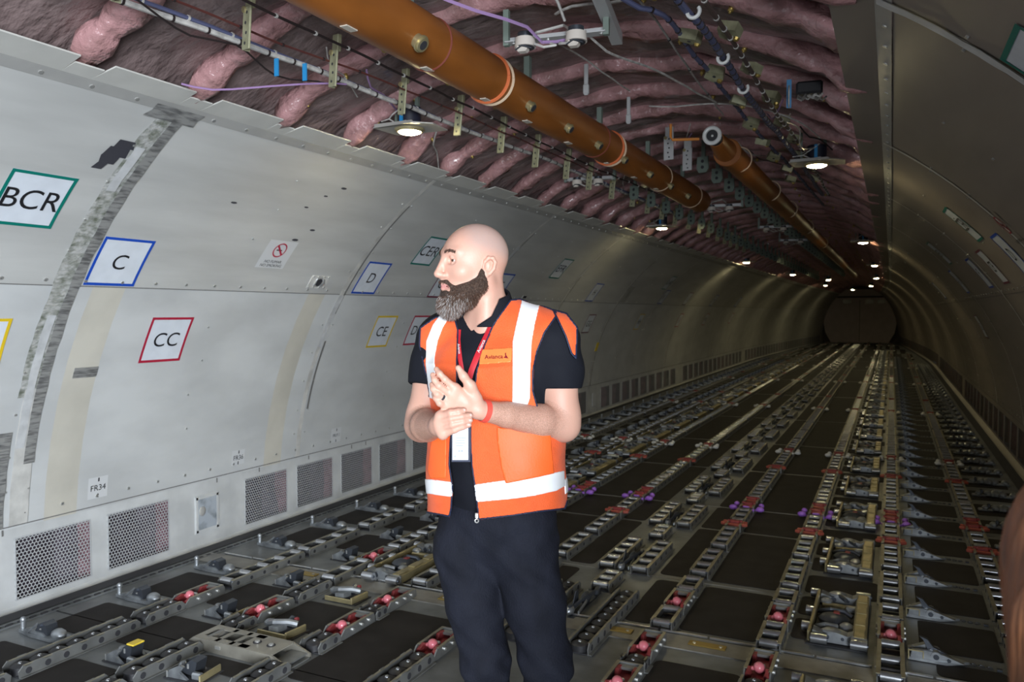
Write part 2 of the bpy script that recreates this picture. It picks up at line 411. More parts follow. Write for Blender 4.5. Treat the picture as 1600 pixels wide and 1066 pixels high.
# perforated grille, local frame: y along hull, z up, x = 0 plane
def grille_mesh(m):
    mb = MB(m); pitch = 0.0205; rh = 0.0090; nx = int(GW / pitch); nz = int(GH / (pitch * .866)) + 1
    cell = pitch / sqrt(3)
    for j in range(nz):
        for i in range(nx + 1):
            cy = -GW / 2 + (i + .5 * (j % 2)) * pitch; cz = -GH / 2 + j * pitch * .866 + .004
            vs = []; 
            for k in range(6):
                a = pi / 6 + k * pi / 3
                vs.append((0, max(-GW / 2, min(GW / 2, cy + cell * cos(a))), max(-GH / 2, min(GH / 2, cz + cell * sin(a)))))
            if not (-GW / 2 <= cy <= GW / 2): continue
            for k in range(6):
                a = pi / 6 + k * pi / 3
                vs.append((0, cy + rh * cos(a), cz + rh * sin(a)))
            fs = [(k, (k + 1) % 6, 6 + (k + 1) % 6, 6 + k) for k in range(6)]
            mb.add(vs, fs)
    t = .012
    for yy in (-1, 1): mb.box((0, yy * (GW / 2 - .0), 0), (.004, .006, GH))
    for zz_ in (-1, 1): mb.box((0, 0, zz_ * (GH / 2)), (.004, GW, .006))
    return mb.mesh('vent_grille', smooth=False)
M_GRL = mat('grille_paint', (0.44, 0.45, 0.46), 0.45)
g_left = grille_mesh(M_GRL); g_right = grille_mesh(mat('grille_paint_shaded', (0.14, 0.12, 0.11), 0.5))  # right grilles get a darkened copy, their shade painted in
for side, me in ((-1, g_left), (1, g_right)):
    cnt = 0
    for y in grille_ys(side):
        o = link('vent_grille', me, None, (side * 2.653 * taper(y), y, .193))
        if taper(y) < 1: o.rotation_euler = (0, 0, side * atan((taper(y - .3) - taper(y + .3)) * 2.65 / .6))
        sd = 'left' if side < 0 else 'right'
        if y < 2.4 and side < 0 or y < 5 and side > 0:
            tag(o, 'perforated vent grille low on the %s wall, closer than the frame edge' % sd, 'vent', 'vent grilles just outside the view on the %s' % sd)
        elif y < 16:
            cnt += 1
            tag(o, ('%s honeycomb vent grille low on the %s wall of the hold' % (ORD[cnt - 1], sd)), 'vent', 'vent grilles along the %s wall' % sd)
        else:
            tag(o, 'small far vent grille low on the %s wall towards the rear bulkhead' % sd, 'vent', 'far vent grilles on the %s wall' % sd)

# ceiling: quilted blankets between the frames
def build_ceiling():
    mb = MB(M_BAG)
    ys = frange(Y0, 14, .068) + frange(14.27, YEND, .27); an = frange(52, 128, 1.9)
    for y in ys:
        ph = ((y - ribY[0]) % FP) / FP
        for a in an:
            ar = radians(a)
            sag = .035 * sin(pi * ph) ** 1.0 * (1 + .8 * noise.noise(Vector((y * 2.2, a * .12, 3))))
            w1 = .02 * noise.noise(Vector((y * 6, a * .22, 7))) + .012 * noise.noise(Vector((y * 14, a * .25, 1)))
            st = .02 * abs(sin(a * pi / 13.0))
            r = 2.755 - sag - w1 - st
            mb.v.append((r * cos(ar) * taper(y), y, ZC + r * sin(ar)))
    n = len(an)
    for i in range(len(ys) - 1):
        for j in range(n - 1):
            mb.f.append((i * n + j, i * n + j + 1, i * n + n + j + 1, i * n + n + j)); mb.m.append(0)
    return obj('ceiling', mb, ang=0)
tag(build_ceiling(), kind='structure')
# pink padded frames across the ceiling (each one an object)
def rib_mesh(seed, T=1.0, fine=True):
    mb = MB(M_RIB, M_BRASS)
    an = frange(59.2, 120.8, 1.1 if fine else 4); nn = 12 if fine else 6
    for a in an:
        ar = radians(a); edge_ = max(0.0, abs(a - 90) - 15) / 15.8
        for k in range(nn):
            t = 2 * pi * k / nn
            rr = (.050 if fine else .050) * (1 + .62 * noise.noise(Vector((a * .11, cos(t) * .9, seed * 3.1 + sin(t)))) + .26 * noise.noise(Vector((a * .5, cos(t) * 2, seed * 5.1 + sin(t) * 2))))
            rr *= min(1.0, .45 + (30.8 - abs(a - 90)) * .35) * (1 + .12 * edge_)
            for q in (63, 76, 90, 104, 117):
                dd = abs(a - q - 2 * sin(seed + q)); rr *= 1 - .34 * math.exp(-(dd / 1.0) ** 2)
            edge = max(0.0, abs(a - 90) - 15) / 15.8; R0 = 2.722 - .050 * edge ** 2 + .014 * noise.noise(Vector((a * .1, seed * 2.7, 0)))
            cx = R0 - rr * cos(t) * 1.15
            mb.v.append((cx * cos(ar) * T, rr * 1.15 * sin(t) + .030 * noise.noise(Vector((a * .07, seed, 5))), ZC + cx * sin(ar)))
    for i in range(len(an) - 1):
        for k in range(nn):
            mb.f.append((i * nn + k, i * nn + (k + 1) % nn, (i + 1) * nn + (k + 1) % nn, (i + 1) * nn + k)); mb.m.append(0)
    if fine:
        for q in (63, 70, 80, 100, 110, 117):
            a = radians(q + 2 * sin(seed * 7 + q)); c = Vector((2.665 * cos(a), .01, ZC + 2.665 * sin(a))); d = Vector((-cos(a), 0, -sin(a)))
            mb.cyl(c - d * .01, c + d * .012, .012, 8, 1); mb.cyl(c, c + d * .02, .006, 6, 1)
    return mb.mesh('insulated_frame', ang=0)
rib_meshes = [rib_mesh(s) for s in range(9)]
cnt = 0
for i, y in enumerate(ribY):
    if y < 15: me = rib_meshes[i % 9]
    elif taper(y) >= 1: me = rib_meshes[i % 3]
    else: me = rib_mesh(i, taper(y), False)
    o = link('insulated_frame', me, None, (0, y, 0))
    if y < 2.0: tag(o, 'pink padded ceiling frame overhead, nearest the camera and mostly out of view', 'insulation', 'padded frames overhead out of view')
    elif y < 12:
        cnt += 1; tag(o, 'pink wrapped ceiling frame crossing overhead, %s of the visible ones' % ORD[cnt - 1], 'insulation', 'pink padded frames across the ceiling')
    else: tag(o, 'dim pink padded ceiling frame far down the hold', 'insulation', 'far padded ceiling frames')

# rear bulkhead
def bulkhead():
    mb = MB(M_BULK, mat('bulkhead_recess', (0.12, 0.09, 0.09), 0.7), M_WHPLATE)
    T = taper(YEND)
    poly = [(-1.35, 0.0), (-1.62, .5), (-1.70, 1.0), (-1.60, 1.6), (-1.42, 2.02), (-1.2, 2.28), (1.2, 2.28), (1.42, 2.02), (1.60, 1.6), (1.70, 1.0), (1.62, .5), (1.35, 0.0)]
    poly = [(x * 1.0, z) for x, z in poly]
    mb.prism(poly, 1, YEND - .35, YEND - .3, 0)
    mb.prism([(-2.6, -.1), (-2.6, 3.1), (2.6, 3.1), (2.6, -.1)], 1, YEND, YEND + .05, 1)
    mb.prism([(-1.35, 2.36), (-1.1, 2.7), (1.1, 2.7), (1.35, 2.36)], 1, YEND - .5, YEND - .3, 0)
    for x in (-.6, .45, 1.0): mb.box((x, YEND - .36, 2.08), (.38, .02, .2), 2)
    mb.box((0, YEND - .355, 1.1), (.02, .01, 2.1), 1)
    return obj('wall_back', mb, smooth=False)
tag(bulkhead(), kind='structure')

# ------------------------------------------------------------------ floor
TX = [-1.87, -1.39, -0.89, -0.385, 0.48, 0.98, 1.48, 2.0]
TNAME = ['first', 'second', 'third', 'fourth', 'fifth', 'sixth', 'seventh', 'eighth']
TWHERE = ['%s track from the left wall' % t for t in TNAME]
def rrect(mb, x0, x1, y0, y1, z, r=.035, m=1, h=.003):
    r = min(r, (x1 - x0) / 3, (y1 - y0) / 3); P = []
    for cx, cy, a0 in ((x1 - r, y0 + r, -pi / 2), (x1 - r, y1 - r, 0), (x0 + r, y1 - r, pi / 2), (x0 + r, y0 + r, pi)):
        for k in range(4): a = a0 + k * pi / 6; P.append((cx + r * cos(a), cy + r * sin(a)))
    mb.prism(P, 2, z, z + h, m)
mb = MB(M_FLOOR, M_PAD, M_BEAM, M_SILVER, M_DARKGAP, M_BRASS)
ys = [Y0] + frange(0, 26, 2) + frange(27, YEND, 1.5)
for p, q in zip(ys[:-1], ys[1:]):
    mb.add([(-2.5 * taper(p), p, 0), (2.5 * taper(p), p, 0), (2.5 * taper(q), q, 0), (-2.5 * taper(q), q, 0)], [(0, 1, 2, 3)], 0)
bigY = [(1.6, 2.52), (2.56, 3.40), (3.78, 4.44), (4.54, 5.62), (5.66, 6.30), (6.34, 7.86), (7.92, 9.6), (9.66, 11.9), (11.96, 15.4), (15.5, 19), (19.1, 23), (23.1, 27), (27.1, 31), (31.1, 35), (35.1, 39), (39.1, 43)]
for x0, x1 in ((-.83, -.45), (-.325, -.16), (.25, .415), (.545, .915)):
    for a, b in bigY:
        if x0 in (-.325, .25) and a < 4: continue
        rrect(mb, x0, x1, a, b, 0)
rrect(mb, -.325, -.2, 3.78, 4.44, 0); rrect(mb, .27, .415, 3.78, 4.44, 0)
def cellpads(x0, x1, phase, gap, y0, y1, pitch=FP):
    y = phase
    while y < y1:
        if y > y0 and not (y < 3.72 and y + pitch - gap > 3.53): rrect(mb, x0, x1, y, y + pitch - gap, 0, .02 if gap > .15 else .03)
        y += pitch
cellpads(-1.80, -1.46, 2.50, .20, 1.9, 28); cellpads(-1.32, -.96, 2.96, .20, 2.7, 28)
cellpads(-2.27, -1.95, 2.48 - FP, .20, 1.5, 28)
rrect(mb, -1.8, -1.5, 2.02, 2.3, 0); rrect(mb, -1.30, -1.0, 2.46, 2.58, 0)
cellpads(1.60, 1.93, 4.02, .16, 3.8, 30, .545); rrect(mb, 1.66, 1.93, 3.76, 3.90, 0)
cellpads(2.07, 2.40, 4.2, .17, 3.8, 26)
for k in range(0, 26):
    b = 3.86 + 1.09 * k
    if b > 30: break
    rrect(mb, 1.05, 1.42, b + .73, b + 1.04, 0); rrect(mb, 1.05, 1.15, b + .05, b + .32, 0, .03); rrect(mb, 1.05, 1.15, b + .38, b + .66, 0, .03)
for x0, x1 in ((-1.8, -1.46), (-1.32, -.96), (-2.2, -1.95), (1.6, 1.93), (2.07, 2.3), (1.05, 1.42)):
    for a in (28.5, 32.5, 36.5): rrect(mb, x0 * taper(a + 3), x1 * taper(a + 3), a, a + 3.9, 0)
# transverse deck joint
mb.box((0, 3.625, .003), (4.9, .15, .006), 2)
for x in frange(-2.35, 2.35, .24)[:-1]: mb.box((x + .12, 3.72, .008), (.225, .012, .01), 3, ch=.002)
for x in (-1.62, -.62, .72, 1.72, .28): mb.box((x, 3.63, .009), (.17, .05, .006), 5, ch=.002); mb.cyl((x - .06, 3.63, .01), (x - .06, 3.63, .014), .008, 8, 3); mb.cyl((x + .06, 3.63, .01), (x + .06, 3.63, .014), .008, 8, 3)
mb.box((0, 2.63, .001), (4.9, .006, .004), 4); mb.box((0, 6.32, .001), (4.9, .006, .004), 2); mb.box((-.6, 4.49, .001), (3.4, .006, .004), 2)
for sd_ in (-1, 1):
    for p, q in zip(ys[:-1], ys[1:]):
        mb.add([(sd_ * 2.475 * taper(p), p, .004), (sd_ * 2.568 * taper(p), p, .004), (sd_ * 2.568 * taper(q), q, .004), (sd_ * 2.475 * taper(q), q, .004)], [(0, 1, 2, 3)], 4)
# seat-track like strip along the left edge
for x in (-2.44, -2.40): mb.box((x, 11, .004), (.006, 25, .008), 0)
for k in range(160): mb.box((-2.42, 1.5 + k * .06, .0045), (.018, .03, .006), 4)
tag(obj('floor', mb, ang=30), kind='structure')

# ------------------------------------------------------------------ deck hardware kinds
def K_rtray(L):
    r = MB(M_RAIL, M_DARKGAP, M_RAILL)
    for s in (-1, 1):
        r.prism([(-L / 2 + .01, 0), (-L / 2 + .004, .036), (-L / 2 + .02, .047), (L / 2 - .02, .047), (L / 2 - .004, .036), (L / 2 - .01, 0)], 0, s * .053, s * .048, 2)
        r.box((s * .046, 0, .047), (.018, L - .03, .003), 0); r.box((s * .058, 0, .003), (.016, L - .01, .005), 2)
        n = max(2, int(L / .1))
        for i in range(n):
            y = -L / 2 + (i + .5) * L / n; r.cyl((s * .0525, y, .024), (s * .0545, y, .024), .011, 8, 1)
    r.box((0, 0, .003), (.09, L - .02, .005), 1)
    parts = [('side_rail', r)]
    n = max(2, int(round(L / .17)) + 1)
    ro = MB(M_ROLL, M_DKSTEEL); ro.cyl((-.039, 0, 0), (.039, 0, 0), .020, 12, 0); ro.cyl((-.047, 0, 0), (.047, 0, 0), .007, 8, 1)
    for i in range(n):
        y = -L / 2 + .024 + i * (L - .048) / (n - 1); q = MB(*ro.mats)
        q.v = [(a, b + y, c + .036) for a, b, c in ro.v]; q.f = ro.f; q.m = ro.m; parts.append(('roller', q))
    return Kind('roller_tray', parts)
def K_btray(L, wd=1.0):
    r = MB(M_RAIL, M_DARKGAP, M_RAILL); n = max(2, int(round(L / .085)))
    for s in (-1, 1):
        top = [(-L / 2 + .005, 0), (-L / 2, .03), (-L / 2 + .02, .05)]
        for i in range(n): y = -L / 2 + (i + .5) * L / n; top += [(y - .025, .052), (y - .012, .046), (y + .012, .046), (y + .025, .052)]
        top = [p for p in top if p[0] < L / 2 - .02 or p[0] < 0] + [(L / 2 - .02, .05), (L / 2, .03), (L / 2 - .005, 0)]
        r.prism(top, 0, s * .056, s * .050, 2); r.box((s * .062, 0, .003), (.016, L - .01, .005), 2)
        r.box((s * .049, 0, .049), (.010, L - .05, .003), 0)
        for i in range(n): y = -L / 2 + (i + .5) * L / n; r.cyl((s * .0555, y, .024), (s * .0575, y, .024), .014, 10, 1)
    r.box((0, 0, .003), (.10, L - .01, .005), 1)
    parts = [('side_rail', r)]
    for i in range(n):
        y = -L / 2 + (i + .5) * L / n; q = MB(M_BLACK, M_ROLL)
        q.cyl((0, y, .005), (0, y, .034), .040, 14, 0); q.cyl((0, y, .034), (0, y, .044), .040, 14, 0, r2=.022); q.ball((0, y, .040), .011, 10, 1)
        parts.append(('ball_unit', q))
    return Kind('ball_tray', parts)
def K_red():
    f = MB(M_RAILL, M_RAIL, M_SCREW)
    for s in (-1, 1):
        f.prism([(-.14, 0), (-.14, .02), (-.11, .048), (.12, .048), (.13, .03), (.13, 0)], 0, s * .056, s * .049, 0)
        f.box((s * .050, .01, .048), (.014, .22, .003), 1)
        for y in (-.05, .02, .08): f.cyl((s * .055, y, .028), (s * .064, y, .028), .008, 8, 2)
    f.box((0, .12, .025), (.1, .01, .045), 0); f.box((0, .095, .035), (.085, .03, .012), 0)
    b = MB(M_RED)
    b.box((0, 0, .010), (.09, .22, .01), 0)
    for s in (-1, 1):
        b.prism([(-.12, .01), (-.12, .035), (-.08, .05), (-.03, .03), (.0, .015), (.0, .01)], 0, s * .046, s * .030, 0)
        b.prism([(.02, .01), (.05, .045), (.09, .045), (.09, .01)], 0, s * .044, s * .028, 0); b.box((s * .04, -.1, .02), (.03, .04, .03), 0, ch=.005)
    c = MB(M_PINK, M_SCREW); c.ball((0, -.06, .042), .024, 14, 0); c.cyl((-.03, -.06, .035), (.03, -.06, .035), .009, 8, 0); c.box((0, -.028, .03), (.04, .02, .028), 1, ch=.004)
    return Kind('red_stop_unit', [('frame', f), ('bracket', b), ('ball', c)])
def K_cross(knob=None, ears=True):
    f = MB(M_RAILL, M_RAIL)
    for s in (-1, 1): f.box((s * .052, 0, .024), (.007, .17, .045), 0); f.box((s * .047, 0, .048), (.016, .16, .003), 1)
    b = MB(M_RED, M_ORANGE_RED)
    b.box((0, .02, .045), (.07, .05, .035), 0, ch=.008); b.box((0, -.03, .04), (.085, .02, .02), 1, ch=.004); b.cyl((-.05, .03, .05), (.05, .03, .05), .012, 8, 0)
    for s in ((-1, 1) if ears else ()): b.box((s * .07, -.02, .043), (.04, .03, .022), 1, ch=.005, rz=s * .5); b.box((s * .068, .03, .045), (.03, .022, .018), 1, ch=.004)
    parts = [('frame', f), ('bracket', b)]
    if knob:
        k = MB(knob, M_DKSTEEL)
        for s in (-1, 1):
            k.ball((s * .100, -.075, .035), .026, 12, 0, sc=(1.2, .8, .8)); k.ball((s * .092, .045, .035), .022, 12, 0, sc=(1, .9, .9))
            k.tube([(s * .07, -.09, .03), (s * .10, -.06, .03), (s * .105, 0, .03), (s * .085, .05, .03)], .009, 8, 0)
        k.tube([(-.06, -.10, .03), (0, -.11, .03), (.06, -.10, .03)], .010, 8, 0); k.ball((0, -.095, .05), .016, 8, 0, sc=(1.8, 1, .6))
        parts.append(('knob', k))
    return Kind('guide_clip' if knob else 'cross_stop', parts)
def K_pdu():
    f = MB(M_GOLD, M_RAILL, M_DARKGAP)
    f.box((.10, 0, .03), (.060, .62, .05), 0, ch=.006)
    for y in (-.26, -.1, .06, .22): f.box((.10, y, .058), (.045, .10, .006), 0, ch=.002)
    for y in (-.31, .31): f.box((.10, y, .03), (.07, .02, .055), 1, ch=.004)
    f.box((-.115, 0, .03), (.016, .62, .05), 0, ch=.004)
    f.box((0, 0, .002), (.26, .66, .004), 2); f.box((0, .16, .02), (.18, .03, .03), 0, ch=.004)
    a = MB(M_CAST, M_DKSTEEL, M_SILVER)
    arms = []
    for y, s in ((-.27, 1), (.26, 1)):
        a = MB(M_CAST, M_DKSTEEL, M_SILVER); arms.append(('arm', a))
        a.prism([(-.11, .01), (-.10, .06), (-.05, .045), (.0, .062), (.05, .05), (.075, .06), (.075, .01)], 1, y - .03, y + .03, 0)
        a.cyl((-.04, y - .031, .035), (-.04, y + .031, .035), .014, 10, 1); a.cyl((.03, y - .033, .035), (.03, y + .033, .035), .008, 8, 1)
        a.ball((-.02, y, .055), .03, 10, 0, sc=(1.5, 1, .5))
    d = MB(M_DKSTEEL, M_RED, M_GOLD, M_CAST)
    d.ball((-.02, -.05, .03), .075, 14, 0, sc=(1.0, .9, .42)); d.box((-.01, -.03, .058), (.03, .035, .012), 1, ch=.003)
    d.tube([(-.10, .07, .02), (-.04, .03, .05), (.02, .04, .045), (.06, .02, .03)], .012, 8, 0); d.ball((.04, -.14, .035), .035, 10, 3, sc=(1, 1, .6))
    d.tube([(-.1, -.16, .02), (-.05, -.19, .05), (.0, -.17, .04)], .014, 8, 3); d.ball((-.07, .18, .04), .03, 10, 3, sc=(1, .9, .6)); d.box((.05, .12, .03), (.05, .04, .03), 3, ch=.008)
    d.box((.0, .22, .055), (.018, .10, .02), 0, ch=.004, rz=.5)
    parts = [('housing', f)] + arms + [('motor', d)]
    for x, y in ((-.138, -.20), (-.138, .02), (-.138, .30), (.10, .335), (.10, -.34), (-.07, -.335)):
        r = MB(M_ROLL, M_DKSTEEL)
        if x < -.12: r.cyl((x - .018, y, .035), (x + .02, y, .035), .024, 12, 0); r.cyl((x - .02, y, .035), (x + .025, y, .035), .008, 8, 1)
        else: r.cyl((x - .035, y, .035), (x + .035, y, .035), .023, 12, 0); r.cyl((x - .04, y, .035), (x + .04, y, .035), .008, 8, 1)
        parts.append(('roller', r))
    return Kind('power_drive_unit', parts)
def K_latchR():
    b = MB(M_CAST, M_DKSTEEL, M_GOLD)
    b.prism([(-.09, -.045), (.06, -.05), (.15, .0), (.06, .05), (-.09, .045)], 2, .002, .014, 0)
    b.prism([(-.08, .012), (-.075, .045), (-.02, .05), (.05, .04), (.13, .014)], 1, -.040, -.022, 0)
    b.prism([(-.08, .012), (-.075, .04), (-.03, .045), (.03, .03), (.09, .014)], 1, .022, .038, 0)
    b.cyl((.02, -.045, .03), (.02, .03, .03), .022, 12, 0); b.cyl((.02, -.048, .03), (.02, -.044, .03), .012, 10, 1); b.cyl((.07, -.045, .022), (.07, -.040, .022), .008, 8, 1)
    for x in (-.088, -.03): b.box((x, -.044, .025), (.004, .004, .04), 2)
    b.box((-.06, -.044, .045), (.06, .004, .004), 2)
    f = MB(M_DKSTEEL, M_CAST)
    f.prism([(.085, .018), (.05, .042), (.01, .058), (-.015, .09), (-.045, .098), (-.03, .085), (-.015, .05), (-.02, .02)], 1, -.010, .012, 0); f.cyl((.0, -.02, .04), (.0, .03, .04), .012, 8, 1)
    f.prism([(-.09, .03), (-.02, .06), (-.015, .04), (-.08, .015)], 1, .01, .045, 1)
    c = MB(M_DKSTEEL); 
    for k in range(3): c.torus((.165 + k * .03, -.004 * k, .006), .012, .0025, 10, 5, 0)
    c.box((.262, -.01, .006), (.02, .02, .008), 0)
    return Kind('pallet_latch', [('base', b), ('pawl', f), ('chain', c)])
def K_latchL():
    b = MB(M_CAST, M_DKSTEEL)
    b.prism([(-.16, -.03), (-.05, -.045), (.09, -.045), (.14, -.02), (.14, .03), (.05, .045), (-.12, .03)], 2, .002, .018, 0)
    b.cyl((-.155, -.01, .01), (-.155, -.01, .055), .012, 10, 0); b.ball((-.155, -.01, .058), .015, 10, 0)
    b.ball((.10, -.005, .03), .035, 12, 0, sc=(1.2, .9, .75)); b.prism([(-.12, .018), (-.10, .032), (.02, .03), (.04, .018)], 1, -.035, -.02, 0)
    b.prism([(-.1, .018), (-.08, .028), (.08, .028), (.1, .018)], 1, .02, .035, 0)
    f = MB(M_DKSTEEL, M_SCREW)
    f.prism([(-.05, .018), (-.015, .062), (.015, .072), (.04, .066), (.05, .02)], 1, -.028, .028, 0); f.box((.0, -.0285, .05), (.012, .002, .018), 1); f.cyl((-.0, -.037, .06), (-.0, .037, .06), .012, 8, 0)
    s = MB(M_CAST); s.box((-.045, -.037, .045), (.08, .006, .012), 0, ch=.002)
    s.v = [(x, y, z + (x + .045) * .7) for x, y, z in s.v]
    return Kind('side_guide', [('base', b), ('fin', f), ('strut', s)])
def K_latchU(yel=False):
    p = MB(M_DARKGAP, M_RAILL, M_GOLD)
    p.prism([(-.10, -.07), (.10, -.07), (.10, .07), (-.10, .07)], 2, .001, .004, 0)
    p.box((.085, .0, .018), (.008, .13, .03), 2, ch=.002); p.box((-.085, 0, .018), (.008, .13, .03), 1, ch=.002)
    a = MB(M_CAST, M_DKSTEEL)
    for s in (-1, 1): a.prism([(-.09, .004), (-.075, .035), (-.02, .062), (.0, .055), (-.02, .03), (.02, .004)], 1, s * .055 - .006, s * .055 + .006, 0)
    a.ball((-.055, .0, .03), .022, 10, 0); a.box((.055, -.04, .02), (.05, .025, .03), 0, ch=.006)
    t = MB(M_DKSTEEL, M_YEL, M_SCREW)
    t.prism([(-.035, .02), (-.01, .062), (.015, .078), (.045, .072), (.035, .03), (.03, .01)], 1, -.032, .032, 0); t.box((.0, -.033, .05), (.008, .003, .02), 2)
    if yel: t.box((.03, 0, .080), (.045, .062, .008), 1, ch=.003)
    return Kind('lock_unit', [('pocket', p), ('arm', a), ('pawl', t)])
def K_latchW():
    p = MB(M_DARKGAP, M_GOLD, M_RAILL)
    p.prism([(-.11, -.07), (.11, -.07), (.11, .07), (-.11, .07)], 2, .001, .004, 0); p.box((.09, -.01, .02), (.012, .13, .035), 1, ch=.003, rz=-.1); p.box((0, -.07, .015), (.18, .008, .025), 1, ch=.002)
    a = MB(M_CAST, M_DKSTEEL, M_RED)
    a.ball((-.08, .01, .03), .028, 10, 0, sc=(1.3, 1, .7)); a.tube([(-.08, .0, .03), (-.03, -.02, .05), (.03, .01, .05), (.07, .03, .04)], .017, 8, 0)
    a.prism([(-.03, -.06), (.02, -.05), (.03, .0), (-.02, -.02)], 2, .02, .045, 0); a.cyl((.02, .02, .03), (.02, .06, .05), .02, 10, 1); a.box((.05, .045, .055), (.02, .02, .02), 2, ch=.004)
    return Kind('lock_unit', [('pocket', p), ('arm', a)])
def K_guideR():
    a = MB(M_CAST, M_DKSTEEL)
    for x, w_ in ((-.12, .025), (-.05, .035), (0, .04), (.05, .03), (.13, .03)): a.ball((x, 0, .028), w_, 10, 0, sc=(1.1, 1.2, .8))
    a.box((0, 0, .012), (.34, .045, .02), 0, ch=.006); a.box((-.10, .0, .05), (.02, .05, .03), 1, ch=.004); a.box((.02, 0, .055), (.06, .02, .02), 0, ch=.005)
    return Kind('side_guide', [('base', a)])
def K_mech():
    f = MB(M_RAILL, M_DKSTEEL, M_CAST, M_GOLD)
    f.box((0, 0, .004), (.07, .42, .006), 1)
    f.tube([(-.05, -.14, .02), (0, -.05, .045), (.04, .04, .05), (.02, .14, .03)], .013, 8, 1); f.tube([(.05, -.16, .02), (.03, -.02, .03), (-.04, .1, .04)], .010, 8, 2)
    f.ball((.0, .02, .035), .045, 12, 1, sc=(1, 1.2, .7)); f.ball((-.03, -.17, .03), .04, 12, 2, sc=(1, .9, .6)); f.box((.03, .15, .03), (.05, .08, .03), 1, ch=.008, rz=.4)
    f.cyl((-.03, -.17, .03), (-.03, -.17, .06), .022, 12, 1); f.prism([(-.12, .01), (-.06, .09), (-.03, .09), (-.02, .01)], 0, -.06, -.05, 1)
    f.v = [(x * .52, y, z) for x, y, z in f.v]
    return Kind('centre_lock', [('body', f)])
_kc = {}
def KC(fn, *a):
    k = (fn.__name__,) + a
    if k not in _kc: _kc[k] = fn(*a)
    return _kc[k]
K_RED = K_red(); K_CR = K_cross(); K_CR2 = K_cross(None, False); K_PU = K_cross(M_PURPLE, False); K_WH = K_cross(M_WHITEP, False)
FARY = 11.5
def ordl(n): return ORD[min(n, len(ORD) - 1)]
def put_tray(ti, x, a, b, ball=False, cnt=None):
    L = round(b - a, 2); y = (a + b) / 2
    far = y > FARY; kind = KC(K_btray, L) if ball else KC(K_rtray, L)
    nm = 'ball tray with black domes' if ball else 'roller tray'
    if far:
        lab = 'distant aluminium roller tray in the %s' % TWHERE[ti]; grp = 'distant roller trays, %s' % TWHERE[ti]
    else:
        key = ('b' if ball else 'r', ti); cnt[key] = cnt.get(key, -1) + 1
        lab = '%s %s, %s' % (ordl(cnt[key]), nm, TWHERE[ti]); grp = 'ball trays on the near deck' if ball else 'roller trays of the deck tracks'
    kind.place((x, y, 0.001), lab, 'cargo roller', grp, far=far)
CN = {}
def put(kind, x, y, label, cat, group, far=None, rz=0, flip=False):
    kind.place((x, y, .001), label, cat, group, rz=rz, far=(y > FARY) if far is None else far, flip=flip)
def put_n(kind, ti, x, y, what, cat, key):
    far = y > FARY
    if far: put(kind, x, y, 'distant %s, %s' % (what, TWHERE[ti]), cat, 'distant %ss, %s' % (what, TWHERE[ti]), True)
    else:
        CN[(key, ti)] = CN.get((key, ti), -1) + 1
        put(kind, x, y, '%s %s, %s' % (ordl(CN[(key, ti)]), what, TWHERE[ti]), cat, key, False)
near = {0: ([(1.62, 2.03), (2.06, 2.66), (2.69, 2.93)], [3.07], [(3.25, 3.87), (3.90, 4.44)]),
        1: ([(1.85, 2.20), (2.23, 2.60), (2.80, 2.94)], [3.08, 4.05], [(3.54, 3.91), (4.2, 4.5)]),
        2: ([(2.36, 2.61), (2.79, 2.95), (3.235, 3.33)], [3.09, 3.47], [(3.71, 4.1), (4.16, 4.5)]),
        3: ([(2.55, 2.95)], [3.09, 3.47], [(3.71, 3.97), (4.20, 4.46)]),
        4: ([(2.5, 2.94), (3.24, 3.33)], [3.10, 3.48, 4.09], [(3.71, 3.95), (4.23, 4.45)]),
        5: ([(3.0, 3.33)], [3.48, 4.10], [(3.68, 3.96), (4.24, 4.46)]),
        6: ([], [4.10], [(3.55, 3.96), (4.24, 4.46)]),
        7: ([], [], [(3.7, 4.22), (4.25, 4.46)])}
for ti, x in enumerate(TX):
    balls, reds, rolls = near[ti]
    for a, b in balls: put_tray(ti, x, a, b, True, CN)
    if ti == 1: put_tray(ti, x, 3.24, 3.52, True, CN)
    for a, b in rolls: put_tray(ti, x, a, b, False, CN)
    for y in reds: put_n(K_RED, ti, x, y, 'red stop unit with pink ball', 'cargo stop', 'red stop units with pink balls')
    for a, b in ((4.54, 5.02), (5.13, 5.60), (5.82, 6.17), (6.62, 7.10), (7.13, 7.85), (8.09, 8.83)): put_tray(ti, x, a, b, False, CN)
    for y in (5.71, 7.97): put_n(K_CR, ti, x, y, 'orange-red cross stop', 'cargo stop', 'orange-red cross stops')
    if ti in (0, 7): put_n(K_CR, ti, x, 6.30, 'orange-red cross stop', 'cargo stop', 'orange-red cross stops')
    else: put_n(K_PU, ti, x, 6.30, 'guide clip with bright purple knobs', 'cargo stop', 'guide clips with purple knobs')
    put_n(K_CR2, ti, x, 6.49, 'small red cross stop', 'cargo stop', 'small red cross stops')
    put_n(K_WH, ti, x, 9.0, 'guide clip with white knobs', 'cargo stop', 'guide clips with white knobs')
    for a, b in ((9.14, 9.86), (9.9, 10.62), (10.66, 11.38)): put_tray(ti, x, a, b, False, CN)
    y = 11.5; k = 0
    while y < 42.5:
        xx = x
        if abs(x) > 2.4 * taper(y) - .25: break
        put_tray(ti, xx, y, y + 1.6, False, CN); y += 1.63
        if k % 3 == 0: put_n(K_WH, ti, xx, y + .09, 'guide clip with white knobs', 'cargo stop', 'guide clips with white knobs'); y += .2
        elif k % 3 == 1: put_n(K_CR2, ti, xx, y + .09, 'orange-red cross stop', 'cargo stop', 'orange-red cross stops'); y += .2
        k += 1
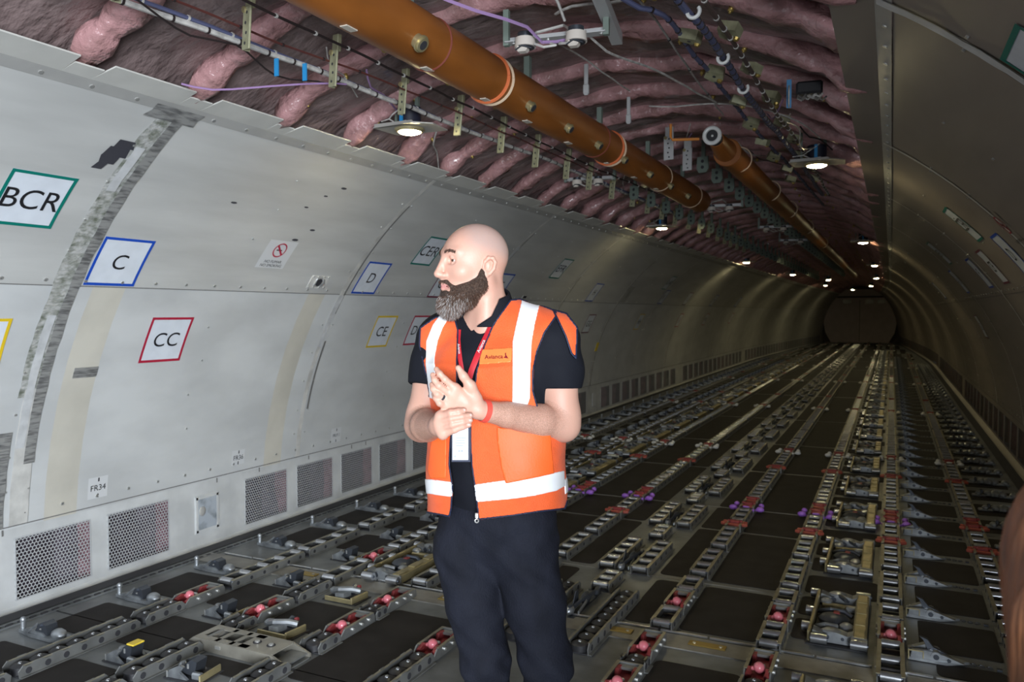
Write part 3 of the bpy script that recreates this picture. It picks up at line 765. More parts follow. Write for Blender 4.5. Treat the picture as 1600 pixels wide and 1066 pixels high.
# centre lane: twin short rails with locks between
MWHERE = 'centre lane between fourth and fifth tracks'
KM = K_mech(); cc = {}
def centre(kind, x, y, what, cat, side=''):
    if y > FARY: put(kind, x, y, 'distant %s in the %s' % (what, MWHERE), cat, 'distant %ss of the centre lane' % what, True); return
    cc[what + side] = cc.get(what + side, -1) + 1
    put(kind, x, y, '%s %s%s, %s' % (ordl(cc[what + side]), side, what, MWHERE), cat, what + 's of the centre lane', False)
centre(KC(K_btray, .80), .205, 3.70, 'ball tray with black domes', 'cargo roller', 'right-hand ')
centre(KC(K_btray, .80), -.13, 3.70, 'ball tray with black domes', 'cargo roller', 'left-hand ')
centre(KC(K_rtray, .26), .035, 4.23, 'roller tray', 'cargo roller')
centre(KM, .03, 3.88, 'dark lock mechanism', 'cargo lock')
k = 0
while 4.46 + 1.09 * k < 40:
    b = 4.46 + 1.09 * k
    for x, s in ((-.05, 'left-hand '), (.15, 'right-hand ')): centre(KC(K_rtray, .60), x, b + .3, 'roller tray', 'cargo roller', s)
    centre(KM, .05, b + .2, 'dark lock mechanism', 'cargo lock'); centre(KC(K_rtray, .26), .05, b + .86, 'middle roller tray', 'cargo roller')
    k += 1
# drive units
KP = K_pdu(); k = 0
while 4.2 + 1.09 * k < 34:
    y = 4.20 + 1.09 * k; k += 1
    if y < FARY: put(KP, 1.25, y, '%s power drive unit between the sixth and seventh roller tracks' % ordl(k - 1), 'cargo drive unit', 'drive units right of centre')
    else: put(KP, 1.25, y, 'distant power drive unit right of centre, deep in the hold', 'cargo drive unit', 'distant drive units right of centre')
put(KP, 1.27, 3.10, 'power drive unit cut by the bottom edge, left of the seventh roller track', 'cargo drive unit', 'drive units right of centre', False)
k = 0
while 4.0 + 1.09 * k < 30:
    y = 4.02 + 1.09 * k; k += 1
    if y < FARY: put(KP, -1.14, y, '%s power drive unit between the second and third roller tracks' % ordl(k - 1), 'cargo drive unit', 'drive units left of centre', rz=0)
    else: put(KP, -1.14, y, 'distant power drive unit left of centre, deep in the hold', 'cargo drive unit', 'distant drive units left of centre')
KL = K_latchR(); KS = K_latchL(); KU = K_latchU(); KUY = K_latchU(True); KW = K_latchW(); KG = K_guideR()
def row(kind, x, y0, pitch, y1, what, where, cat, skip=()):
    k = 0; y = y0
    while y < y1:
        if y < FARY: put(kind, x, y, '%s %s %s' % (ordl(k), what, where), cat, '%ss %s' % (what, where), False)
        else: put(kind, x, y, 'distant %s %s' % (what, where), cat, 'distant %ss %s' % (what, where), True)
        k += 1; y += pitch
row(KL, 1.64, 3.93, FP, 30, 'pointed pallet latch', 'just right of the seventh roller track', 'cargo latch')
row(KS, -2.14, 2.40 - 2 * .53, .53, 27, 'silver side guide', 'along the foot of the left wall', 'cargo guide')
row(KG, 2.26, 4.35, FP, 26, 'lumpy side guide', 'right of the eighth roller track', 'cargo guide')
put(KUY, -1.56, 2.40, 'lock unit with a yellow topped pawl between first and second roller tracks', 'cargo lock', None, False)
row(KU, -1.57, 2.97, .51, 26, 'upright lock unit', 'between the first and second roller tracks', 'cargo lock')
for y, n in ((2.41, 'upright'),): put(KU, -1.19, y, 'upright lock unit near the bottom edge, between second and third roller tracks', 'cargo lock', None, False, rz=.1)
for i, y in enumerate((2.92, 3.42)): put(KW, -1.16, y, 'low lock unit in dark pocket %s the red stop units, second lane' % ('just before' if i == 0 else 'just beyond'), 'cargo lock', None, False)
row(KW, -1.14, 4.56, 1.09, 26, 'low lock unit', 'between the drive units left of centre', 'cargo lock')
# transverse beam unit
mb = MB(mat('beam_alloy', (.36, .34, .29), .4, .5, .2, 10), M_RAILL, M_DARKGAP, M_SCREW)
mb.box((0, 0, .003), (.58, .15, .006), 1)
mb.prism([(-.29, .0), (-.29, .035), (-.26, .055), (.19, .055), (.29, .02), (.29, .0)], 1, -.078, -.068, 0); mb.prism([(-.29, .0), (-.29, .035), (-.26, .055), (.19, .055), (.29, .02), (.29, .0)], 1, .068, .078, 0)
for x, w_ in ((-.245, .03), (-.13, .02), (-.045, .02), (.10, .20)): mb.box((x, 0, .053), (w_, .14, .005), 0)
mb.box((-.09, .055, .053), (.28, .03, .005), 0); mb.box((-.09, -.055, .053), (.28, .03, .005), 0)
for x in (.05, .13): mb.cyl((x, 0, .055), (x, 0, .058), .02, 14, 2); mb.cyl((x, 0, .056), (x, 0, .062), .012, 10, 3)
mb.cyl((-.20, -.05, .035), (-.20, .05, .035), .022, 12, 1); mb.box((.235, 0, .02), (.09, .13, .006), 1); mb.box((-.11, -.0795, .03), (.03, .003, .014), 3)
o = obj('cross_beam', mb); o.location = (-1.14, 2.68, .001); o.rotation_euler = (0, 0, .0)
tag(o, 'wide gold-grey beam unit lying across the deck between second and third tracks', 'cargo beam')

# ------------------------------------------------------------------ writing
_tc = {}
def text2d(s, size=1.0, bold=0.0, italic=0.0):
    """flat text mesh -> verts (x,y), faces, centred"""
    key = (s, bold, italic)
    if key not in _tc:
        cu = bpy.data.curves.new('lettering', 'FONT'); cu.body = s; cu.size = 1; cu.offset = bold; cu.shear = italic; cu.resolution_u = 5
        o = bpy.data.objects.new('lettering', cu); COL.objects.link(o)
        dg = bpy.context.evaluated_depsgraph_get(); me = bpy.data.meshes.new_from_object(o.evaluated_get(dg))
        bm = bmesh.new(); bm.from_mesh(me); bmesh.ops.triangulate(bm, faces=bm.faces[:]); bm.to_mesh(me); bm.free()
        vs = [(v.co.x, v.co.y) for v in me.vertices]; fs = [tuple(p.vertices) for p in me.polygons]
        COL.objects.unlink(o); bpy.data.objects.remove(o); bpy.data.curves.remove(cu); bpy.data.meshes.remove(me)
        x0 = min(v[0] for v in vs); x1 = max(v[0] for v in vs); y0 = min(v[1] for v in vs); y1 = max(v[1] for v in vs)
        _tc[key] = ([(x - (x0 + x1) / 2, y - (y0 + y1) / 2) for x, y in vs], fs, x1 - x0, y1 - y0)
    vs, fs, w_, h_ = _tc[key]
    return [(x * size, y * size) for x, y in vs], fs, w_ * size, h_ * size
def sign(side, Y, ang, w_, h_, frame, text, tsize, label, cat='sign', group=None, fr=.016, extra=None, tx=1.0, parts=True, trot=0, face=M_SIGNW):
    def P(s, t, off=.004):   # s to the reader's right, t up
        y = Y + (s if side < 0 else -s); a = ang + degrees(t / RW); return wp(side, y, a, off)
    R_ = empty('wall_sign', tuple(wp(side, Y, ang, .003))); O = Vector(R_.location)
    def flat(mb, x0, x1, t0, t1, off, m=0, n=3):
        for i in range(n):
            ta = t0 + (t1 - t0) * i / n; tb = t0 + (t1 - t0) * (i + 1) / n
            mb.add([P(x0, ta, off) - O, P(x1, ta, off) - O, P(x1, tb, off) - O, P(x0, tb, off) - O], [(0, 1, 2, 3)], m)
    b = MB(face); flat(b, -w_ / 2, w_ / 2, -h_ / 2, h_ / 2, .004, n=4); obj('plate', b, R_, smooth=False)
    if frame:
        f = MB(frame)
        flat(f, -w_ / 2, w_ / 2, h_ / 2 - fr, h_ / 2, .006, n=1); flat(f, -w_ / 2, w_ / 2, -h_ / 2, -h_ / 2 + fr, .006, n=1)
        flat(f, -w_ / 2, -w_ / 2 + fr, -h_ / 2, h_ / 2, .0055, n=4); flat(f, w_ / 2 - fr, w_ / 2, -h_ / 2, h_ / 2, .0055, n=4)
        obj('border', f, R_, smooth=False)
    T = MB(M_INK, M_SR)
    for tt, sz, dx, dy in ([(text, tsize, 0, 0)] if isinstance(text, str) else text):
        vs, fs, tw, th = text2d(tt, sz)
        if frame and tw > w_ - 2 * fr: k = (w_ - 2 * fr - .004) / tw; vs = [(x * k, y) for x, y in vs]
        T.add([P(x * tx + dx, y + dy, .0075) - O for x, y in vs], fs, 0)
    if extra: extra(T, lambda s, t, o=.0075: P(s, t, o) - O)
    obj('lettering', T, R_, smooth=False)
    tag(R_, label, cat, group)
    return R_
SW = .295
TS = .13
sign(-1, 2.235, 43.6, SW, SW, M_SG, 'BCR', .152, 'green bordered white wall decal reading BCR, top left of the picture')
sign(-1, 2.82, 37.0, SW, SW, M_SB, 'C', TS, 'blue bordered decal reading C beside the worn silver tape')
sign(-1, 3.325, 26.4, SW, SW, M_SR, 'CC', TS, 'red bordered decal reading CC on the lower left wall panel')
sign(-1, 2.235, 26.4, SW, SW, M_SY, 'BC', TS, 'yellow bordered decal cut off by the left picture edge')
sign(-1, 5.005, 37.1, SW, SW, M_SB, 'D', TS, 'blue bordered decal reading D left of the man')
sign(-1, 5.51, 26.4, SW, SW, M_SY, 'CE', TS, 'yellow bordered decal reading CE left of the man')
sign(-1, 6.06, 26.4, SW, SW, M_SR, 'DD', TS, 'dark red bordered decal reading DD beside the man\'s shoulder')
sign(-1, 5.53, 43.7, SW, SW, M_SG, 'CER', .145, 'green bordered decal reading CER left of the man\'s forehead')
sign(-1, 6.09, 36.8, SW, SW, M_SM, 'CF', TS, 'maroon bordered decal half hidden behind the man\'s mouth')
sign(-1, 7.22, 37.4, SW, SW, M_SB, 'F', TS, 'blue bordered decal reading F just right of the man\'s neck')
sign(-1, 8.37, 43.7, SW, SW, M_SG, 'EFR', .145, 'green bordered decal above the man\'s left shoulder')
sign(-1, 10.03, 37.2, SW, SW, M_SB, 'H', TS, 'blue bordered decal next beyond the green one, left wall')
sign(-1, 10.53, 26.4, SW, SW, M_SM, 'GG', TS, 'maroon bordered decal below the farther blue one, left wall')
sign(-1, 11.5, 37.2, SW * .8, SW, None, 'J', TS, 'small grey decal on the left wall just beyond the farther blue one', face=M_STRIP)
k = 0
for Y, a, c, t in ((13.2, 43.7, M_SG, 'GHR'), (13.6, 37.2, M_SB, 'K'), (13.0, 26.4, M_SY, 'HH'), (15.4, 37.2, M_SM, 'L'), (15.8, 26.4, M_SR, 'JJ'), (17.9, 37.2, M_SB, 'M'), (18.3, 26.4, M_SR, 'KK'), (21, 37.2, M_SB, 'N'), (21.5, 26.4, M_SR, 'LL')):
    sign(-1, Y, a, SW, SW, c, t, TS, 'faint distant decal on the left wall, reading %s' % t)
# right wall
sign(1, 2.39, 46.6, SW, SW, M_SG, 'BCR', .15, 'green bordered decal cut by the right picture edge')
sign(1, 5.78, 45.6, SW, SW, M_SG, 'CER', .145, 'green bordered decal high on the right wall')
sign(1, 5.26, 38.9, SW, SW, M_SB, 'D', TS, 'blue bordered decal on the right wall')
sign(1, 6.33, 38.5, SW, SW, M_SM, 'CF', TS, 'maroon bordered decal on the right wall, beyond the blue one')
sign(1, 7.25, 38.4, SW, SW, M_SB, 'F', TS, 'dim blue bordered decal on the right wall, beyond the maroon one')
for Y, a, c, t in ((8.5, 45.6, M_SG, 'EFR'), (9.3, 38.5, M_SB, 'H'), (10.4, 26.4, M_SM, 'GG'), (13, 38.5, M_SB, 'K')):
    sign(1, Y, a, SW, SW, c, t, TS, 'faint distant decal on the right wall, reading %s' % t)
def nosmoke(cx, cz, r):
    def f(T, P):
        n = 40
        for i in range(n):
            a, b = 2 * pi * i / n, 2 * pi * (i + 1) / n
            T.add([P(cx + r * cos(a), cz + r * sin(a)), P(cx + r * cos(b), cz + r * sin(b)), P(cx + (r - .009) * cos(b), cz + (r - .009) * sin(b)), P(cx + (r - .009) * cos(a), cz + (r - .009) * sin(a))], [(0, 1, 2, 3)], 1)
        s = r - .004; d = .0045
        T.add([P(cx - s * .7 - d, cz + s * .7 - d, .008), P(cx - s * .7 + d, cz + s * .7 + d, .008), P(cx + s * .7 + d, cz - s * .7 + d, .008), P(cx + s * .7 - d, cz - s * .7 - d, .008)], [(0, 1, 2, 3)], 1)
        T.add([P(cx - .03, cz - .004), P(cx + .02, cz - .004), P(cx + .02, cz + .004), P(cx - .03, cz + .004)], [(0, 1, 2, 3)], 0)
    return f
M_SIGNP = mat('sign_pale', (0.60, 0.61, 0.62), 0.45)
sign(-1, 3.885, 39.9, .25, .215, None, [('NO FUMAR', .030, 0, -.055), ('NO SMOKING', .030, 0, -.085)], 0, 'white no smoking sticker with red circle on the left wall', extra=nosmoke(.0, .035, .055), face=M_SIGNP)
sign(1, 4.75, 41.6, .22, .22, None, [('NO SMOKING', .028, 0, -.08)], 0, 'no smoking sticker with red circle on the right wall', extra=nosmoke(0, .03, .06), face=M_WALLR)
def ticks(hh):
    def f(T, P):
        for s in (-1, 1): T.add([P(-.004, s * hh), P(.004, s * hh), P(.004, s * (hh - .022)), P(-.004, s * (hh - .022))], [(0, 1, 2, 3)], 0)
    return f
sign(-1, 3.055, 7.25, .125, .125, None, 'FR34', .048, 'small white frame marker reading FR34 low on the left wall', extra=ticks(.058), face=M_SIGNP)
sign(-1, 4.14, 7.1, .12, .105, None, 'FR36', .046, 'small white frame marker reading FR36 low on the left wall', extra=ticks(.05), face=M_SIGNP)
sign(-1, 5.22, 7.2, .13, .12, None, 'FR37.1', .034, 'small white frame marker reading FR37.1 low on the left wall', extra=ticks(.056), face=M_SIGNP)
# recessed handle cup, hatch, small markers
R_ = empty('recessed_handle', tuple(wp(-1, 4.43, 35.7, .003)), 0); O = Vector(R_.location)
rot = Matrix.Rotation(radians(-(90 - 35.7)), 4, 'Y')
def onwall(mb, side, Y, ang, off=.003):
    a = radians(ang); nrm = Vector((-side * cos(a), 0, -sin(a))); up = Vector((-side * sin(a), 0, cos(a))); yv = Vector((0, 1, 0)); c = wp(side, Y, ang, off)
    return lambda s, t, o=0.0: c + yv * (s if side < 0 else -s) + up * t + nrm * o
def quadbox(mb, P, O, x0, x1, t0, t1, o0, o1, m=0):
    vs = [P(x, t, o) - O for o in (o0, o1) for x, t in ((x0, t0), (x1, t0), (x1, t1), (x0, t1))]
    mb.add(vs, [(3, 2, 1, 0), (4, 5, 6, 7), (0, 1, 5, 4), (1, 2, 6, 5), (2, 3, 7, 6), (3, 0, 4, 7)], m)
P = onwall(None, -1, 4.43, 35.7); pl = MB(M_TAPE2, M_SCREW)
quadbox(pl, P, O, -.095, .095, -.05, .055, 0, .004)
for s, t in ((-.08, -.04), (-.03, -.04), (.03, -.04), (.08, -.04), (-.08, .045), (-.03, .045), (.03, .045), (.08, .045)): pl.cyl(P(s, t, .003) - O, P(s, t, .008) - O, .006, 8, 1)
obj('plate', pl, R_, smooth=False)
cu = MB(M_STRIP, M_DARKGAP)
for k, (r_, m_) in enumerate(((.040, 0), (.031, 1))):
    vs = [P(r_ * cos(2 * pi * i / 20), r_ * 1.0 * sin(2 * pi * i / 20), .005 + .002 * k) - O for i in range(20)]; cu.add(vs, [tuple(range(20))], m_)
obj('cup', cu, R_, smooth=False)
hb = MB(M_SILVER); hb.tube([P(.035, -.03, .006) - O, P(.04, 0, .018) - O, P(.035, .03, .006) - O], .006, 8); hb.tube([P(-.035, -.03, .006) - O, P(-.04, 0, .012) - O, P(-.035, .03, .006) - O], .005, 8)
obj('grip', hb, R_)
tag(R_, 'recessed round metal handle cup on the left wall by the second joint', 'handle')
R_ = empty('access_hatch', (-2.653, 3.87, .2)); a = MB(M_DADO); O = Vector((0, 0, 0))
a.box((-.0, 0, 0), (.006, .20, .25), 0); 
for s in (-1, 1): a.box((.004, s * .088, 0), (.010, .018, .235), 0)
a.box((.004, 0, .11), (.010, .19, .016), 0); a.box((.004, 0, -.11), (.010, .19, .016), 0); obj('frame', a, R_, smooth=False)
b = MB(mat('hatch_metal', (.55, .60, .66), .35, .3, col2=(.22, .25, .28), scale=9, contrast=(.3, .5)), M_STRIP); b.box((.006, .0, 0), (.004, .155, .205), 0); b.ball((.008, -.045, .02), .03, 12, 1, sc=(.25, 1, 1.1)); obj('panel', b, R_)
tag(R_, 'small square access hatch between grilles under the FR36 marker', 'hatch')
for Y, a, n in ((12.2, 20, 'first'), (9.6, 19, 'second')):
    pass
yb = MB(M_YEL); P = onwall(None, -1, 11.3, 18); quadbox(yb, P, Vector((0, 0, 0)), -.05, .05, -.07, .07, 0, .004)
tag(obj('yellow_marker', yb, smooth=False), 'small yellow marker patch low on the left wall, right of the man', 'marker')
yb = MB(M_INK, M_TAPE2); P = onwall(None, -1, 7.95, 34.6); quadbox(yb, P, Vector((0, 0, 0)), -.06, .06, -.018, .018, 0, .004, 1); quadbox(yb, P, Vector((0, 0, 0)), -.04, .04, -.014, .014, .003, .006, 0)
tag(obj('latch_plate', yb, smooth=False), 'small dark latch slot on the left wall above the man\'s shoulder', 'latch')
lb = MB(M_SIGNP); lb.box((-2.648, 11.52, .2), (.006, .14, .2), 0); tag(obj('wall_label', lb, smooth=False), 'tall white label between distant left wall grilles', 'label')
lb = MB(M_SIGNP); lb.box((2.648, 8.25, .2), (.006, .14, .2), 0); tag(obj('wall_label', lb, smooth=False), 'tall pale label on the right wall base near the picture edge', 'label')
# tape pieces / scuffs on the left wall (they are dirt, part of the wall trim)
mb = MB(M_HATCHTAPE, M_STAIN)
for Y, a, w_, t_ in ((2.86, 22.5, .14, .06),):
    P = onwall(mb, -1, Y, a); quadbox(mb, P, Vector((0, 0, 0)), -w_ / 2, w_ / 2, -t_ / 2, t_ / 2, 0, .003)
for Y, a in ((4.02, 52.5), (3.93, 50.6), (3.85, 48.2), (3.3, 47), (4.05, 44.6), (3.96, 42.6)):
    P = onwall(mb, -1, Y, a); r_ = random.uniform(.008, .02); mb.add([P(r_ * cos(k) * 1.8, r_ * .6 * sin(k), .002) for k in np.linspace(0, 2 * pi, 9)[:-1]], [tuple(range(8))], 1)
tag(obj('trim_%d' % tri, mb, smooth=False), kind='structure'); tri += 1

# ------------------------------------------------------------------ ceiling equipment
# main orange duct
DX, DZ, DR = -.24, 2.62, .105
R_ = empty('air_duct', (DX, 2, DZ)); mb = MB(M_DUCT)
mb.cyl((0, -2.4, 0), (0, 5.8, 0), DR, 40, 0); obj('pipe', mb, R_)
for Yb, kind in ((3.30, 2), (5.02, 2), (2.78, 0), (6.3, 1), (7.4, 1), (4.75, 0)):
    b = MB(M_DUCTBAND if kind == 2 else M_CREAM if kind == 1 else mat('duct_seam', (.20, .05, .035), .5))
    b.torus((0, Yb - 2, 0), DR - .001, .012 if kind == 2 else .006, 40, 6, 0, 'Y'); obj('band', b, R_)
    if kind == 2: b = MB(M_CREAM); b.torus((0, Yb - 2 + .05, 0), DR - .001, .010, 40, 6, 0, 'Y'); obj('band', b, R_)
for Yp in (2.56, 3.57, 4.08, 4.57, 5.08, 5.7, 6.3, 6.9):
    a = radians(-38); d = Vector((cos(a), 0, sin(a))); c = Vector((0, Yp - 2, 0)) + d * (DR - .01)
    p = MB(M_GOLD, M_DARKGAP); p.cyl(c, c + d * .045, .028 if Yp < 3 else .022, 16, 0); p.cyl(c + d * .03, c + d * .036, .034 if Yp < 3 else .027, 16, 0); p.cyl(c + d * .045, c + d * .047, .018, 14, 1); obj('port', p, R_)
for Yp in (2.25, 2.76, 3.27, 3.73, 4.3, 5.0, 5.6, 6.2):
    a = radians(-88); d = Vector((cos(a), 0, sin(a))); c = Vector((0, Yp - 2, 0)) + d * (DR + .001)
    p = MB(M_LABEL); p.box(c, (.03, .06, .004), 0); obj('label', p, R_, smooth=False)
for Yp in (2.75, 3.27, 3.76, 4.3, 4.8):
    p = MB(M_BRASS); p.cyl((-.13, Yp - 2, .01), (-.20, Yp - 2, .01), .026, 12, 0); p.cyl((-.08, Yp - 2, .01), (-.15, Yp - 2, .01), .034, 12, 0); obj('port', p, R_)
for Yp in (2.6, 3.7, 4.8, 5.9, 7.0):
    p = MB(M_BRKT2); p.box((.02, Yp - 2, .15), (.03, .03, .12), 0); obj('hanger', p, R_)
tag(R_, 'long orange-brown air duct running overhead with brass ports and coloured bands', 'duct')
R_ = empty('air_duct', (.47, 5.2, 2.62)); mb = MB(M_DUCT); mb.cyl((-.02, .25, -.01), (0.0, 20, 0.0), .085, 28, 0); obj('pipe', mb, R_)
for Yb in (.6, 2.2, 3.6, 5.5, 8): b = MB(M_CREAM); b.torus((0, Yb, 0), .086, .005, 28, 6, 0, 'Y'); obj('band', b, R_)
c = MB(M_WHITEP, M_DARKGAP, M_DUCT); c.torus((-.045, -.12, .03), .048, .013, 28, 8, 0, 'Y'); c.cyl((-.045, -.10, .03), (-.045, .0, .03), .045, 20, 1); c.cyl((-.045, .0, .03), (-.03, .26, .0), .05, 20, 2, r2=.075); c.torus((-.02, .26, -.01), .087, .006, 28, 6, 2, 'Y'); c.ball((-.045, -.11, .03), .008, 8, 0); obj('inlet', c, R_)
tag(R_, 'second orange duct starting at a white ringed inlet, further down the ceiling', 'duct')
pp = MB(mat('orange_pipe', (.62, .22, .04), .45)); pp.tube([(.17, 5.05, 2.74), (.17, 5.05, 2.66), (.18, 5.05, 2.64), (.34, 5.1, 2.64)], .009, 8); tag(obj('bent_pipe', pp), 'thin bent orange pipe beside the white ringed duct inlet', 'pipe')
# lamps
def lamp(x, y, lab, on=True, rot=0.0, side=-1):
    R_ = empty('ceiling_lamp', (x, y, 2.54), rot)
    p = MB(M_PLATE, M_BRKT2); p.prism([(-.17, -.10), (.09, -.13), (.18, -.05), (.17, .12), (-.15, .11)], 2, .004, .010, 0); p.box((-.04, -.10, .014), (.24, .012, .02), 0)
    obj('mounting_plate', p, R_, smooth=False)
    c = MB(M_CAN, M_GOLD); c.cyl((0, 0, .010), (0, 0, .12), .062, 20, 0); c.torus((0, 0, .0), .074, .010, 24, 6, 1); c.torus((0, 0, -.008), .066, .006, 24, 6, 1); obj('housing', c, R_)
    l = MB(M_LAMP if on else M_WHITEP); l.ball((0, 0, -.010), .064, 20, 0, sc=(1, 1, .26)); obj('lens', l, R_)
    s = MB(M_BRKT2); s.box((.05, 0, .17), (.02, .02, .12), 0); obj('strut', s, R_); s = MB(M_BRKT2); s.box((-.10, .02, .12), (.012, .012, .22), 0); obj('strut', s, R_)
    wv = MB(M_WIREW); wv.tube([(-.15, -.05, .05), (-.08, -.08, .05), (-.05, -.09, .07), (0, -.085, .10), (.02, -.07, .12)], .004, 6); wv.tube([(-.08, -.08, .05), (-.03, -.09, .02), (.03, -.08, .03)], .004, 6); obj('wire', wv, R_)
    b = MB(M_BLUETAG); b.box((.0, -.082, .07), (.02, .008, .09), 0); obj('tag', b, R_, smooth=False)
    tag(R_, lab, 'lamp', None)
lamp(-.94, 3.72, 'round downlight above the left wall, nearest on the left side')
lamp(.99, 5.75, 'round downlight by the right wall edge, nearest on the right side', side=1)
lamp(-1.0, 9.25, 'second round downlight along the left edge of the ceiling')
lamp(1.08, 12.4, 'second round downlight along the right edge of the ceiling')
lamp(-1.16, 16.3, 'third round downlight along the left edge, close above the lip')
lamp(1.12, 18.6, 'third round downlight along the right edge of the ceiling')
lamp(-.92, 22.2, 'fourth round downlight along the left edge of the ceiling')
lamp(1.05, 25.5, 'fourth round downlight along the right edge of the ceiling')
lamp(-.30, 26.2, 'small bright downlight near the ceiling centre, far down the hold')
lamp(-.75, 31.5, 'farthest left downlight before the rear bulkhead')
lamp(.75, 33, 'farthest right downlight before the rear bulkhead')
lamp(-.1, 38, 'faint downlight right in front of the rear bulkhead')
# drilled green brackets
def bracket_parts(m, w_, h_, t_=.008, holes=(0, 1, 2, 3)):
    mb = MB(m, M_DARKGAP, M_GOLD); mb.box((0, 0, -h_ / 2), (w_, t_, h_), 0, ch=.002); mb.box((-w_ / 2, .014, -h_ / 2), (.004, .028, h_), 0)
    for k in holes:
        z = -h_ * (k + .6) / (len(holes) + .2); mb.cyl((.004 * (-1) ** k, -t_ / 2 - .001, z), (.004 * (-1) ** k, t_ / 2 + .001, z), .006, 8, 1)
    mb.box((0, .01, .03), (w_ * .8, .02, .07), 0, ch=.003); mb.cyl((-w_ * .3, -.01, -.01), (-w_ * .3, .01, -.01), .012, 8, 2)
    return mb
KB = Kind('ceiling_bracket', [('plate', bracket_parts(M_BRKT, .055, .15))])
k = 0; y = 2.23 - .545
while y < 13:
    put(KB, -.655 + random.uniform(-.02, .02), y, '%s green drilled bracket hanging from the ceiling frames, left of the duct' % ORD[k], 'bracket', 'green drilled ceiling brackets', False)
    o = bpy.context.scene.collection.objects[-1]
    k += 1; y += .518 if k < 8 else .545
for o in COL.objects:
    if o.name.startswith('ceiling_bracket'): o.location.z = 2.64; o.rotation_euler = (0, .12, -.35)
bb = MB(M_BRKT2, M_DARKGAP); bb.prism([(-.045, 0), (.045, 0), (.05, -.09), (.03, -.12), (-.03, -.12), (-.05, -.09)], 1, -.006, .006, 0)
for z in (-.035, -.08): bb.cyl((0, -.009, z), (0, .009, z), .013, 10, 1)
bb.box((0, .01, .06), (.03, .012, .14), 0)
KH = Kind('duct_bracket', [('plate', bb)])
k = 0; y = 6.72
while y < 26:
    o = KH.place((-.575, y, 2.64), ('%s grey-green bracket plate in the row left of the duct' % ORD[k]) if y < 12 else 'distant grey-green bracket plate in the row left of the duct', 'bracket', 'grey-green bracket row left', rz=-.45, far=True); k += 1; y += .545
k = 0; y = 6.1
while y < 26:
    o = KH.place((.15, y, 2.72), ('%s grey-green bracket plate in the row between the ducts' % ORD[k]) if y < 12 else 'distant grey-green bracket plate in the row between the ducts', 'bracket', 'grey-green bracket row centre', rz=-.3, far=True); k += 1; y += .545
KWP = Kind('drilled_plate', [('plate', bracket_parts(M_WHPLATE, .07, .16, holes=(0, 1, 2, 3, 4)))])
for (x, y, n) in ((.07, 5.39, 'left'), (.09, 5.85, 'right')): KWP.place((x, y, 2.74), '%s hanging white plate drilled with holes, beside the duct' % n, 'bracket', None, rz=-.15, far=True)
for (x, y, n) in ((.02, 3.9, 'nearer'), (.03, 4.6, 'farther')):
    h = MB(M_WHPLATE); h.box((0, 0, 0), (.022, .012, .16), 0, ch=.003); h.box((0, 0, -.05), (.03, .02, .05), 0, ch=.004); o = obj('hanger_rod', h); o.location = (x, y, 2.74); tag(o, '%s white hanger rod above the right flank of the duct' % n, 'bracket')
# smoke detector pairs on cross rails
def det_unit():
    d = MB(M_DETECT, M_DARKGAP, M_WHITEP, M_DKSTEEL)
    d.box((-.008, -.008, -.005), (.045, .045, .04), 0, ch=.008); d.cyl((0, 0, -.005), (0, 0, .03), .042, 18, 0, r2=.038); d.cyl((0, 0, .03), (0, 0, .05), .03, 16, 3); d.cyl((0, 0, -.008), (0, 0, -.004), .036, 16, 1)
    d.tube([(-.03, -.03, -.02), (.0, -.045, -.01), (.03, -.02, -.015)], .003, 6, 3)
    return d
KD = Kind('smoke_detector', [('sensor', det_unit())])
def rail(x, y, L, lab, rz=0.0, z=2.60):
    r = MB(M_WHPLATE, M_SCREW, M_WIREW); r.box((0, 0, 0), (L, .05, .004), 0); r.box((0, .025, .015), (L, .004, .03), 0)
    for s in (-L / 2 + .03, -.03, .05, L / 2 - .02): r.cyl((s, 0, -.006), (s, 0, .002), .007, 8, 1)
    R_ = empty('detector_rail', (x, y, z), rz); obj('rail', r, R_)
    w2 = MB(M_WIREW); w2.tube([(-.05, -.0, -.01), (-.01, -.04, -.03), (.02, -.07, -.05), (-.02, -.09, -.06), (-.06, -.08, -.04)], .005, 6); w2.tube([(.03, 0, -.01), (.03, -.05, -.04), (.07, -.08, -.05), (.11, -.05, -.03)], .005, 6)
    w2.tube([(-.12, .02, .01), (-.1, .08, .06), (0, .12, .09), (.04, .06, .05), (.04, .01, .02)], .006, 6); obj('wire', w2, R_)
    for s in (-1, 1): s2 = MB(M_BRKT2); s2.box((s * L / 2, .0, .06), (.022, .022, .14), 0); obj('bracket', s2, R_); tag(R_, lab, 'bracket')
for x0, y0, n, dd in ((.27, 2.83, 'nearest', .20), (-.74, 6.0, 'second', .17), (-.10, 8.1, 'third', .17), (.13, 10.4, 'fourth', .20), (.13, 12.45, 'fifth', .20)):
    rail(x0, y0 + .05, .40, 'metal rail carrying the %s smoke detector pair' % n, rz=.12)
    for s, q in ((-1, 'left'), (1, 'right')):
        KD.place((x0 + s * dd / 2, y0 + s * .012, 2.565), '%s white smoke detector of the %s ceiling pair' % (q, n), 'smoke detector', 'smoke detectors on cross rails', rz=.12)
g = MB(M_WHPLATE); g.box((0, 0, 0), (.045, 1.0, .012), 0); g.box((.02, 0, .02), (.004, 1.0, .04), 0); g.box((-.02, 0, .02), (.004, 1.0, .04), 0); o = obj('channel_rail', g, smooth=False); o.location = (.50, 2.72, 2.66); o.rotation_euler = (0, 0, .18); tag(o, 'grey metal channel rail slanting over the nearest smoke detectors', 'bracket')
bx = MB(M_BLACK, M_SILVER, M_WIREW); bx.box((.06, 0, 0), (.12, .10, .06), 0, ch=.01)
